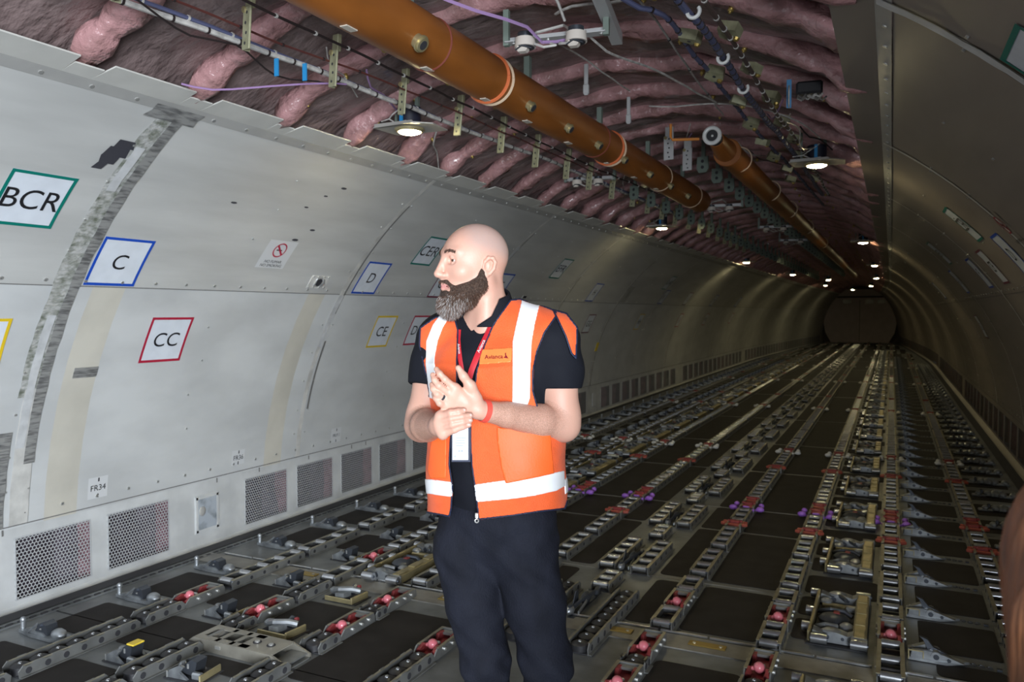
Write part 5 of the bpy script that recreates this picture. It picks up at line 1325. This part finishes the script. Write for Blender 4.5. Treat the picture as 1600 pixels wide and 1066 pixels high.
# hair strands helper
def strands(name, pts, nrm, dirs, L, r, mats, pick, parent):
    mb = MB(*mats)
    for i in range(len(pts)):
        p = Vector(pts[i]); n_ = Vector(nrm[i]); dd = Vector(dirs[i]).normalized(); l = L[i]; m_ = pick[i]
        u_ = dd.orthogonal().normalized(); w_ = dd.cross(u_); mid = p + n_ * l * .25 + dd * l * .45; tip = p + n_ * l * .22 + dd * l
        k = len(mb.v)
        for c_, rr in ((p - n_ * .002, r), (mid, r * .8)):
            for a in (0, 2.094, 4.189): mb.v.append(tuple(c_ + (u_ * cos(a) + w_ * sin(a)) * rr))
        mb.v.append(tuple(tip)); 
        for a in range(3): mb.f.append((k + a, k + (a + 1) % 3, k + 3 + (a + 1) % 3, k + 3 + a)); mb.f.append((k + 3 + a, k + 3 + (a + 1) % 3, k + 6)); mb.m += [m_, m_]
    me = bpy.data.meshes.new(name); me.from_pydata(mb.v, [], mb.f)
    for m in mats: me.materials.append(m)
    me.polygons.foreach_set('material_index', mb.m); me.polygons.foreach_set('use_smooth', [True] * len(me.polygons)); return link(name, me, parent)
def vnormals(v, q):
    n = np.zeros_like(v); a = v[q[:, 2]] - v[q[:, 0]]; b = v[q[:, 3]] - v[q[:, 1]]; c = np.cross(a, b)
    for i in range(4): np.add.at(n, q[:, i], c)
    return n / (np.linalg.norm(n, axis=1, keepdims=True) + 1e-12)
M_BD = mat('beard_brown', (.085, .042, .026), .55); M_BDM = mat('beard_mid', (.20, .13, .10), .5); M_BDG = mat('beard_grey', (.50, .47, .45), .5)
BF = Field()
for s in (-1, 1):
    BF.ell(H(0, .105, -.080), (.020, .022, .011), .008, HAX, sub=True) if s > 0 else None; BF.chain([H(s * .0655, .008, .005), H(s * .063, .008, -.03), H(s * .058, .012, -.06), H(s * .042, .045, -.09), H(s * .015, .072, -.105)], [.008, .012, .019, .024, .028], .02)
    BF.rc(H(s * .054, .035, -.05), H(s * .036, .07, -.075), .010, .016, .02)
    BF.chain([H(0, .103, -.0475), H(s * .016, .098, -.051), H(s * .029, .083, -.066), H(s * .030, .076, -.088)], [.0045, .005, .006, .011], .006)
BF.chain([H(0, .078, -.095), H(0, .080, -.115), H(0, .074, -.132)], [.024, .024, .014], .02)
bd, bg = BF.grid((-.26, -.14, 1.50), (.06, .14, 1.72), .003); bv, bq = nets(bd, bg); bv2 = (bv - HC) @ HAX.T
bme_ = np_mesh('beard', bv, bq, [mat('beard_base', (.075, .045, .032), .8, 0, .5, 180, .9, 160)])
BE = link('beard', bme_, MAN)
bn = vnormals(bv, bq); rng = np.random.default_rng(3); sel = rng.choice(len(bv), 12000)
out = B.at(bv[sel]) > .001; sel = sel[out]; hq = (bv[sel] - HC) @ HAX.T; sel = sel[~((np.abs(hq[:, 0]) < .024) & (hq[:, 2] > -.090) & (hq[:, 2] < -.0535) & (hq[:, 1] > .08))]
hd = (bv[sel] - HC) @ HAX.T; dirs = np.stack([np.zeros(len(sel))] * 3, 1) + bn[sel] * .45 + A3(0, 0, -1) + HAX[1] * .12 + rng.normal(0, .16, (len(sel), 3))
gry = ss(-hd[:, 2], .07, .12) * ss(hd[:, 1], .03, .075) * .62 + .0; rr = rng.random(len(sel)); pk = np.where(rr < gry * .6, 2, np.where(rr < gry + .10, 1, 0))
Lh_ = .004 + .011 * ss(-hd[:, 2], .07, .13) + rng.random(len(sel)) * .003
strands('hair', bv[sel], bn[sel], dirs, Lh_, .00045, [M_BD, M_BDM, M_BDG], pk, BE)
tag(BE, 'brown beard greying at the chin')
# eyebrows
for s in (-1, 1):
    pts = []; nr = []; dr = []
    for i in range(420):
        t = rng.random(); l = .012 + .036 * t; hh = .0335 + .006 * sin(t * 2.6) + rng.normal(0, .0024) - .004 * t; f_ = .100 - .35 * l - 4.5 * l * l
        q0 = H(s * l, .12, hh); dd = -HAX[1]; 
        ts = np.linspace(0, .08, 81); pp = q0[None, :] + ts[:, None] * dd; dv = B.at(pp); j = np.argmax(dv < .0008)
        pts.append(pp[j]); nr.append(HAX[1]); dr.append(HAX[0] * s * 1.0 + A3(0, 0, .25 - .5 * t))
    strands('eyebrow', pts, nr, dr, [.006] * 420, .00042, [M_BD], [0] * 420, MAN)

# ---- clothes
def vnoise(X, Y, Z, sc, amp, seed=0):
    return amp * (np.sin(X * sc + 1.3 * np.sin(Z * sc * .7 + seed) + seed) * np.cos(Z * sc * .9 + 1.1 * np.sin(Y * sc * .8 + 2 * seed)) + .5 * np.sin(Z * sc * 1.9 + X * sc * 1.3 + seed * 3) * np.cos(Y * sc * 1.7))
NECK = [(722, 480), (760, 455), (778, 425), (787, 430), (785, 452), (778, 473), (768, 494), (747, 508), (737, 518), (731, 510), (724, 496)]
def masked(FLD, lo, hi, h, fn):
    d, g = FLD.grid(lo, hi, h); X, Y, Z = grid_pts(g); d = fn(d, X, Y, Z); return nets(d, g)
def px_of(X, Y, Z):
    dx, dy, dz = X - CL[0], Y - CL[1], Z - CL[2]; z = dy * FWD[1] + dz * FWD[2]; return 800 + FPX * dx / z, 533 - FPX * (dy * UPV[1] + dz * UPV[2]) / z
M_POLO = mat('black_polo_fabric', (.010, .011, .016), .8, 0, bump=.12, bscale=350, spec=.15)
SF = uppers(core(Field(), .009), .013)
uaL, uaR = (Le - Ls) / np.linalg.norm(Le - Ls), (Re - Rs) / np.linalg.norm(Re - Rs)
def shirt(d, X, Y, Z):
    d = d + vnoise(X, Y, Z, 34, .0018, 1.0)
    # sleeve hems
    tL = (X - Ls[0]) * uaL[0] + (Y - Ls[1]) * uaL[1] + (Z - Ls[2]) * uaL[2]; tR = (X - Rs[0]) * uaR[0] + (Y - Rs[1]) * uaR[1] + (Z - Rs[2]) * uaR[2]
    d = np.where((X > .14), np.maximum(d, tL + (X - .2) * -.10 - .138), d); d = np.where((X < -.165), np.maximum(d, tR - .150), d)
    u, v_ = px_of(X, Y, Z); nk = poly_sd(u, v_, NECK) / 530
    d = np.where(Y < .03, np.maximum(d, -nk), d); d = np.maximum(d, Z - 1.555)
    # neck hole
    r = np.sqrt((X + .02) ** 2 + (Y - .03) ** 2); d = np.maximum(d, -np.maximum(r - .062, 1.50 - Z))
    return np.maximum(d, .93 - Z)
sv, sq = masked(SF, (-.34, -.20, .90), (.32, .24, 1.60), .004, shirt)
SH = link('polo_shirt', np_mesh('polo_shirt', sv, sq, [M_POLO]), MAN)
def ray_hit(FLD, u, v_, y0=-.36, y1=.15, n=140, off=0.0, fn=None):
    ys = np.linspace(y0, y1, n); d0 = mray(u, v_); pts = CL[None, :] + ((ys - CL[1]) / d0[1])[:, None] * d0[None, :]
    dv = FLD.at(pts)
    if fn is not None: dv = dv + fn(pts[:, 0], pts[:, 1], pts[:, 2])
    dv = dv - off; j = int(np.argmax(dv < 0))
    if dv[j] >= 0: return None
    if j == 0: return pts[0]
    t = dv[j - 1] / (dv[j - 1] - dv[j]); return pts[j - 1] + t * (pts[j] - pts[j - 1])
# collar
CF = Field().rc(A3(-.042, .022, 1.63), A3(-.014, .03, 1.48), .070, .090, .01)
def collar(d, X, Y, Z):
    Fi = Field().rc(A3(-.042, .022, 1.63), A3(-.014, .03, 1.48), .0625, .082, .01); di = Fi.at(np.stack([X, Y, Z], -1))
    u, v_ = px_of(X, Y, Z); nk = poly_sd(u, v_, NECK) / 530
    d = np.maximum(d, -di); d = np.where(Y < .06, np.maximum(d, -nk), d)
    d = np.maximum(d, Z - (1.602 + (Y - .03) * .35)); d = np.maximum(d, 1.497 + .0 - Z)
    lp = poly_sd(u, v_, [(690, 480), (716, 478), (735, 500), (738, 528), (748, 538), (772, 518), (796, 494), (812, 470), (806, 440), (800, 430), (690, 430)]) / 530
    return np.where(Y < .02, np.maximum(d, lp), d)
cv_, cq = masked(CF, (-.15, -.09, 1.46), (.10, .16, 1.66), .003, collar)
if len(cq): link('collar', np_mesh('collar', cv_, cq, [M_POLO]), SH)
# trousers
M_JEAN = mat('black_denim', (.013, .0145, .023), .8, 0, .3, 12, .25, 260, stretch=(1, 1, .5), spec=.18)
TF = Field(); TF.ell(T(0, -.005, .935), (.180, .128, .10), .05, TAX).ell(T(0, -.02, .86), (.178, .125, .12), .05, TAX)
TF.chain([Lh, Lh + (Lk - Lh) * .5, Lk, A3(.16, -.0, .30), A3(.165, .01, .06)], [.098, .088, .073, .066, .070], .025); TF.chain([Rh, Rh + (Rk - Rh) * .5, Rk, A3(-.02, .02, .30), A3(-.02, .03, .06)], [.090, .082, .072, .066, .070], .025)
def pants(d, X, Y, Z):
    a = .0016 * np.ones_like(Z) + .003 * np.exp(-((Z - .80) / .07) ** 2) + .0035 * np.exp(-((Z - .48) / .10) ** 2) + .004 * np.exp(-((Z - .12) / .08) ** 2)
    d = d + vnoise(X, Y, Z, 42, 1.0, 2.2) * a + .003 * np.sin((Z + X * .8) * 75) * np.exp(-((Z - .50) / .12) ** 2)
    return np.maximum(np.maximum(d, Z - .985), .035 - Z)
tv, tq = masked(TF, (-.26, -.18, .02), (.30, .20, 1.02), .004, pants)
link('trousers', np_mesh('trousers', tv, tq, [M_JEAN]), MAN)
for a_, n in ((La, 'l'), (Ra, 'r')):
    f = Field().ell(a_ + A3(-.012, -.02, -.045), (.047, .075, .042), .02).ell(a_ + A3(-.045, -.125, -.052), (.046, .075, .034), .04).rc(a_, a_ + A3(0, 0, -.04), .045, .045, .02)
    def shoe(d, X, Y, Z): return np.maximum(d, .004 - Z)
    fv, fq = masked(f, (a_[0] - .15, a_[1] - .24, -.004), (a_[0] + .1, a_[1] + .12, .16), .004, shoe); link('shoe', np_mesh('shoe', fv, fq, [M_BLACK]), MAN)
# vest
M_VEST = mat('orange_mesh_vest', (.92, .125, .022), .6, 0, .06, 30, .35, 420, sheen=.1)
M_VEST2 = mat('orange_solid_fabric', (.93, .14, .023), .55, bump=.08, bscale=200)
M_NAVY = mat('navy_piping', (.012, .018, .05), .6); M_REFL = mat('reflective_tape', (.90, .91, .93), .35, 0, .05, 12)
VF = core(Field(), .019); VF.rc(Rs, Rs + (Re - Rs) * .25, .080, .074, .04); VF.rc(T(.08, -.01, 1.47), T(.172, .0, 1.462), .080, .081, .03)
def vellip(x, y, z):
    l = (x - .0) * cos(PHI) - (y - .03) * sin(PHI); f = -(x) * sin(PHI) - (y - .03) * cos(PHI); a, b = .206, .142 + 0 * z
    t = np.clip((z - 1.15) / .25, 0, 1); a_ = a - .012 * t; b_ = .142 - .012 * t
    k0 = (np.abs(l / a_) ** 2.4 + np.abs(f / b_) ** 2.4) ** (1 / 2.4) + 1e-9
    dd = (k0 - 1) * .16; return np.maximum(np.maximum(dd, z - 1.36), .90 - z)
VF.ops.append((vellip, A3(-.25, -.2, .88), A3(.25, .25, 1.40), .07, False))
def vwr(X, Y, Z): return vnoise(X, Y, Z, 22, .0022, 4.0) + .0022 * np.sin(Z * 26 + X * 18) * np.exp(-((Z - 1.02) / .16) ** 2)
VR = [(797, 468), (812, 466), (842, 474), (869, 485), (872, 492), (852, 520), (840, 550), (834, 580), (834, 612), (842, 640), (850, 652), (900, 655), (900, 745), (884, 796), (840, 801), (800, 807), (747, 813), (744, 785), (741, 761), (736, 727), (734, 690), (734, 650), (738, 615), (742, 594), (744, 577), (756, 539), (770, 506)]
VL = [(709, 488), (700, 488), (678, 496), (655, 512), (654, 539), (664, 586), (670, 616), (660, 640), (655, 690), (655, 800), (690, 806), (703, 809), (706, 795), (708, 761), (703, 726), (705, 690), (712, 640), (715, 600), (715, 564), (717, 517)]
def vest_region(X, Y, Z):
    u, v_ = px_of(X, Y, Z); f = -(X) * sin(PHI) - (Y - .03) * cos(PHI); l = X * cos(PHI) - (Y - .03) * sin(PHI)
    front = np.minimum(poly_sd(u, v_, VR), poly_sd(u, v_, VL)) / 530
    hem = .962 - Z + l * .06
    back = np.maximum(np.abs(l) - (.165 + .20 * np.clip((1.24 - Z) / .06, 0, 1)), hem)
    back = np.maximum(back, Z - 1.535)
    w_ = np.clip((f + .03) / .02, 0, 1)
    return np.where(f > -.02, front, back), front, f
def vest(off, th, extra=None):
    def fn(d, X, Y, Z):
        d = d + vwr(X, Y, Z) - off; r, front, f = vest_region(X, Y, Z); d2 = np.maximum(np.maximum(d, -(d + th)), r)
        if extra is not None: d2 = np.maximum(d2, extra(X, Y, Z, front, f))
        return d2
    return fn
VLO, VHI = (-.26, -.17, .90), (.27, .22, 1.60)
vv, vq = masked(VF, VLO, VHI, .0035, vest(0, .014))
VE = link('safety_vest', np_mesh('safety_vest', vv, vq, [M_VEST]), MAN)
tag(VE, 'orange mesh safety vest with white reflective tape')
VH = .003
def piece(name, off, th, fn, m, lo=VLO, hi=VHI, h=VH, label=None, parent=None):
    a, b = masked(VF, lo, hi, h, vest(off, th, fn))
    if len(b) == 0: print('EMPTY', name); return
    o = link(name, np_mesh(name, a, b, [m]), parent or VE)
    if label: o['label'] = label
    return o
piece('piping', .0025, .007, lambda X, Y, Z, fr, f: np.where(f > -.02, np.abs(fr + .002) - .0032, np.abs(vest_region(X, Y, Z)[0] + .002) - .0032), M_NAVY)
def pxp(poly, fo=.0):
    def fn(X, Y, Z, fr, f):
        u, v_ = px_of(X, Y, Z); return np.maximum(poly_sd(u, v_, poly) / 530, fo - f)
    return fn
piece('reflective_stripe', .0025, .006, pxp([(817, 462), (845, 470), (842, 481), (836, 505), (831, 533), (829, 580), (828, 623), (822, 640), (800, 640), (801, 600), (801, 533), (808, 500)]), M_REFL)
piece('reflective_stripe', .0025, .006, pxp([(690, 488), (705, 485), (703, 495), (692, 512), (684, 533), (679, 560), (680, 580), (682, 625), (671, 622), (665, 570), (666, 533), (676, 508), (683, 498)]), M_REFL)
piece('reflective_stripe', .0025, .006, pxp([(700, 756), (743, 757), (785, 751), (820, 748), (845, 743), (870, 738), (905, 730), (905, 755), (880, 761), (870, 767), (835, 775), (800, 780), (744, 785), (735, 784), (720, 770)]), M_REFL)
piece('reflective_stripe', .0025, .006, pxp([(640, 748), (672, 749), (706, 753), (709, 777), (690, 775), (672, 772), (640, 770)]), M_REFL)
bk = lambda X, Y, Z, fr, f: np.maximum(np.maximum(np.abs(Z - 1.03) - .022, f + .0), 0 * Z - 1)
piece('reflective_stripe', .0025, .006, bk, M_REFL, h=.004)
piece('pocket', .0065, .008, pxp([(776, 668), (860, 672), (862, 700), (866, 740), (840, 746), (790, 756), (783, 730), (777, 690)]), M_VEST2)
piece('pocket', .0065, .008, pxp([(676, 682), (698, 684), (697, 748), (672, 748), (668, 735), (672, 700)]), M_VEST2)
piece('name_patch', .0035, .006, pxp([(752, 546), (801, 543), (799, 566), (748, 570)]), mat('patch_orange', (.95, .25, .06), .5))
# flap of the back panel showing behind his left shoulder
WF = uppers(core(Field(), .009), .024)
def wing(d, X, Y, Z):
    u, v_ = px_of(X, Y, Z); r = poly_sd(u, v_, [(864, 484), (885, 490), (902, 512), (900, 560), (893, 552), (884, 525), (872, 500)]) / 530; d = d + vnoise(X, Y, Z, 22, .001, 4.0)
    return np.maximum(np.maximum(d, -(d + .009)), r)
wv_, wq = masked(WF, (.05, -.16, 1.34), (.32, .16, 1.58), .003, wing)
if len(wq): link('shoulder_flap', np_mesh('shoulder_flap', wv_, wq, [M_VEST]), VE)
def wing2(d, X, Y, Z):
    u, v_ = px_of(X, Y, Z); r = np.abs(poly_sd(u, v_, [(864, 484), (885, 490), (902, 512), (900, 560), (893, 552), (884, 525), (872, 500)])) / 530 - .0028; d = d + vnoise(X, Y, Z, 22, .001, 4.0) - .002
    return np.maximum(np.maximum(d, -(d + .009)), r)
wv_, wq = masked(WF, (.05, -.16, 1.34), (.32, .16, 1.58), .003, wing2)
if len(wq): link('piping', np_mesh('piping', wv_, wq, [M_NAVY]), VE)
def surf_map(FLD, fn, base_off):
    cache = {}
    def g(u, v_, o=0.0):
        h_ = ray_hit(FLD, u, v_, off=base_off + o, fn=fn)
        return h_
    return g
vs_ = surf_map(VF, vwr, .0)
ss_ = surf_map(SF, None, .0)
def flat_text(name, s, u0, v0, hpx, S_, m, parent, ang=0.0, off=.006, bold=0.0, sx=1.0):
    vs, fs, tw, th = text2d(s, 1.0, bold); k = hpx / .72; mb = MB(m); ca_, sa_ = cos(ang), sin(ang)
    out = []
    for x, y in vs:
        x *= k * sx; y *= k; h_ = S_(u0 + x * ca_ + y * sa_, v0 + x * sa_ - y * ca_, off); 
        if h_ is None: return None
        out.append(h_)
    mb.add([tuple(h_) for h_ in out], fs); return obj(name, mb, parent, smooth=False)
flat_text('lettering', 'Avianca', 771.5, 557.5, 6.5, vs_, mat('patch_ink', (.22, .01, .02), .5), VE, ang=-.04, off=.0055, bold=.012, sx=1.02)
def flat_poly(name, polys, S_, m, parent, off):
    mb = MB(m)
    for poly in polys:
        pts = [S_(u, v_, off) for u, v_ in poly]
        if any(p_ is None for p_ in pts): continue
        mb.add([tuple(p_) for p_ in pts], [tuple(range(len(pts)))])
    return obj(name, mb, parent, smooth=False)
flat_poly('emblem', [[(789, 552), (790.5, 551), (791, 556), (789.5, 557)], [(789.5, 556), (791.5, 555.5), (794.5, 561), (792.5, 559.5)], [(787, 558), (791, 556.5), (793, 560), (788, 559.3)]], vs_, MATS['patch_ink'], VE, .0055)
# lanyard, badge
M_LAN = mat('red_lanyard', (.52, .018, .03), .5)
def ribbon(name, cen, w_, S_, m, parent, off):
    mb = MB(m); pts = []; L_ = []
    for (a, b) in zip(cen[:-1], cen[1:]):
        n = max(2, int(hypot(b[0] - a[0], b[1] - a[1]) / 4)); L_ += [(a[0] + (b[0] - a[0]) * k / n, a[1] + (b[1] - a[1]) * k / n) for k in range(n)]
    L_.append(cen[-1]); rows = []
    for i, (u, v_) in enumerate(L_):
        a = L_[max(i - 1, 0)]; b = L_[min(i + 1, len(L_) - 1)]; dx, dy = b[0] - a[0], b[1] - a[1]; q_ = hypot(dx, dy); nx, ny = -dy / q_ * w_ / 2, dx / q_ * w_ / 2
        r_ = [S_(u + nx, v_ + ny, off), S_(u, v_, off + .001), S_(u - nx, v_ - ny, off)]
        if any(x is None for x in r_): continue
        rows.append(r_)
    vs = [tuple(x) for r_ in rows for x in r_] + [tuple(x + A3(0, .002, 0)) for r_ in rows for x in r_]; n = len(rows); k = 3 * n
    fs = [(3 * i + j, 3 * i + j + 1, 3 * i + 4 + j, 3 * i + 3 + j) for i in range(n - 1) for j in (0, 1)] + [(k + 3 * i + 3 + j, k + 3 * i + 4 + j, k + 3 * i + 1 + j, k + 3 * i + j) for i in range(n - 1) for j in (0, 1)]
    mb.add(vs, fs); return obj(name, mb, parent, ang=0)
LY = ribbon('lanyard', [(770, 504), (762, 522), (753, 540), (745, 558), (737, 578), (732, 596)], 9, ss_, M_LAN, MAN, .009)
ribbon('strap', [(717, 515), (716, 530), (717, 545), (719, 562), (722, 580), (727, 597)], 6.5, ss_, M_LAN, LY, .009)
flat_text('lettering', 'Avianca', 751.5, 541, 5, ss_, M_WHITEP, LY, ang=-1.13, off=.0125, bold=.01)
flat_text('lettering', 'Avianca', 717.3, 545, 3.6, ss_, M_WHITEP, LY, ang=1.45, off=.0125, bold=.01)
mb = MB(mat('badge_card', (.72, .76, .84), .35), M_NAVY, mat('badge_ink', (.30, .34, .42), .5), MATS['detector_plastic'])
by = -.128
def bq(u0, v0, u1, v1, dy, m):
    c = [P(u0, v0, by + dy), P(u1, v0, by + dy), P(u1, v1, by + dy), P(u0, v1, by + dy)]; c2 = [x + A3(0, .002, 0) for x in c]
    mb.add([tuple(x) for x in c + c2], [(0, 1, 2, 3), (7, 6, 5, 4), (0, 1, 5, 4), (1, 2, 6, 5), (2, 3, 7, 6), (3, 0, 4, 7)], m)
bq(705.5, 668, 735, 722, .002, 1); bq(707, 668, 731.5, 719, -.0, 0)
for k, (a, b) in enumerate(((712, 728), (713, 726), (711, 727), (712, 724))): bq(a, 684 + k * 4, b, 685.2 + k * 4, -.0015, 2)
bq(716, 703.5, 719, 706.5, -.0015, 2); bq(720, 703.5, 723.5, 706.5, -.0015, 2); bq(710, 712, 712, 715, -.0015, 2)
o = obj('badge', mb, MAN, smooth=False); o['label'] = 'white badge card hanging behind his hands'
mb = MB(M_SCREW, M_NAVY); c = P(745, 806, -.128); c = Vector(c.tolist()); mb.box(c, (.010, .006, .016), 0, ch=.002); mb.torus(c + Vector((0, -.002, -.014)), .005, .002, 12, 6, 0, 'Y'); obj('zip_pull', mb, VE)
# wristband and ring
mb = MB(mat('red_wristband', (.80, .085, .06), .45))
ax_ = Vector((Lw - Le).tolist()).normalized(); c = Vector((Le + (Lw - Le) * .955).tolist()); u_ = ax_.orthogonal().normalized(); w_ = ax_.cross(u_)
vs = []; 
for j, o_ in enumerate((-.007, .007)):
    for r_ in (.0283, .0305):
        vs += [c + ax_ * o_ + (u_ * cos(t) + w_ * sin(t)) * (r_ + (.002 if j == 0 else 0)) for t in [2 * pi * i / 28 for i in range(28)]]
n = 28; fs = []
for i in range(n):
    j = (i + 1) % n; fs += [(n + i, n + j, 3 * n + j, 3 * n + i), (i, 2 * n + i, 2 * n + j, j), (i, j, n + j, n + i), (2 * n + i, 3 * n + i, 3 * n + j, 2 * n + j)]
mb.add(vs, fs); obj('wristband', mb, MAN)
a, b = P(700, 627, yh - .015), P(683, 616, yh - .034); c = Vector((a + (b - a) * .55).tolist()); d_ = Vector((b - a).tolist()).normalized()
mb = MB(M_DKSTEEL); mb.cyl(c - d_ * .003, c + d_ * .003, .0108, 20, 0); obj('ring', mb, MAN)
# fingernails on the front hand
mb_n = mat('nail', (.64, .41, .35), .35)
for a, b in (((716, 643), (725, 641)), ((722, 651), (735, 649)), ((723, 660), (735, 657)), ((723, 667), (733, 664))):
    pa, pb = P(*a, yr - .022), P(*b, yr - .014); dd = (pb - pa) / np.linalg.norm(pb - pa); c = pb - dd * .001 + A3(0, -.0058, .001); mb = MB(mb_n)
    mb.ball(c, .0052, 10, 0, sc=(1.1, .3, .8)); obj('fingernail', mb, MAN)

# ------------------------------------------------------------------ bystander whose hair enters the right edge
BO = CAMP + Vector((_cy, _sy, 0)) * .456 + Vector((-_sy, _cy, 0)) * .56; BO.z = 0
BY = empty('person', BO, YAW); tag(BY, 'long brown hair of a bystander, blurred at the right picture edge', 'person')
f = Field(); ht = 1.33
f.ell(A3(0, 0, ht), (.072, .092, .105), .02).ell(A3(0, .06, ht - .05), (.055, .055, .07), .03).rc(A3(0, -.01, ht - .08), A3(0, -.02, ht - .24), .045, .05, .03)
f.rc(A3(-.12, -.01, ht - .27), A3(.12, -.01, ht - .27), .05, .05, .05).ell(A3(0, 0, ht - .40), (.14, .09, .16), .05).ell(A3(0, 0, ht - .62), (.14, .09, .14), .05)
for s in (-1, 1):
    f.chain([A3(s * .15, -.01, ht - .27), A3(s * .18, 0, ht - .50), A3(s * .17, .04, ht - .70)], [.042, .036, .024], .03); f.rc(A3(s * .17, .04, ht - .70), A3(s * .165, .06, ht - .78), .024, .018, .015)
    for k in range(4): f.rc(A3(s * .165, .045 + .012 * k, ht - .77), A3(s * .16, .055 + .012 * k, ht - .84 + .004 * abs(k - 1)), .0085, .007, .006)
    f.rc(A3(s * .155, .075, ht - .74), A3(s * .145, .095, ht - .79), .009, .008, .008)
    f.chain([A3(s * .08, 0, ht - .66), A3(s * .085, .01, .40), A3(s * .08, 0, .08)], [.075, .05, .035], .03); f.rc(A3(s * .08, 0, .04), A3(s * .085, .12, .03), .032, .024, .02)
f.rc(A3(0, .105, ht - .01), A3(0, .115, ht - .035), .007, .010, .01)
a, b = masked(f, (-.24, -.14, .0), (.24, .17, ht + .12), .006, lambda d, X, Y, Z: d); link('body', np_mesh('body', a, b, [mat('plain_skin', (.62, .40, .32), .5)]), BY)
f2 = Field(); f2.rc(A3(-.12, -.01, ht - .27), A3(.12, -.01, ht - .27), .060, .060, .05).ell(A3(0, 0, ht - .40), (.152, .102, .17), .05).ell(A3(0, 0, ht - .62), (.152, .102, .15), .05)
for s in (-1, 1): f2.chain([A3(s * .15, -.01, ht - .27), A3(s * .18, 0, ht - .50)], [.052, .045], .03)
a, b = masked(f2, (-.26, -.16, ht - .78), (.26, .17, ht - .16), .006, lambda d, X, Y, Z: d); link('shirt', np_mesh('shirt', a, b, [mat('dark_shirt', (.03, .03, .04), .8)]), BY)
f3 = Field()
for s in (-1, 1): f3.chain([A3(s * .08, 0, ht - .68), A3(s * .085, .01, .40), A3(s * .08, 0, .07)], [.088, .062, .055], .03)
a, b = masked(f3, (-.26, -.16, .0), (.26, .17, ht - .5), .006, lambda d, X, Y, Z: np.maximum(d, .06 - Z)); link('trousers', np_mesh('trousers', a, b, [M_JEAN]), BY)
f4 = Field(); f4.ell(A3(0, -.012, ht + .015), (.090, .108, .115), .03).rc(A3(-.055, -.03, ht - .02), A3(-.085, -.05, ht - .32), .05, .035, .03).rc(A3(.055, -.03, ht - .02), A3(.085, -.05, ht - .32), .05, .035, .03).rc(A3(0, -.06, ht), A3(0, -.08, ht - .36), .06, .05, .03)
def hairfn(d, X, Y, Z):
    face = np.maximum(np.maximum(np.abs(X) - .058, .045 - Y), np.maximum(Z - (ht + .055), -(Z - ht + .4)))
    return np.maximum(d + .004 * np.sin(X * 160 + Y * 120 + Z * 12), -face)
a, b = masked(f4, (-.2, -.2, ht - .45), (.2, .16, ht + .15), .004, hairfn)
link('hair', np_mesh('hair', a, b, [mat('brown_hair', (.26, .10, .04), .45, 0, .4, 30, stretch=(4, 4, .3), bump=.3, bscale=60)]), BY)
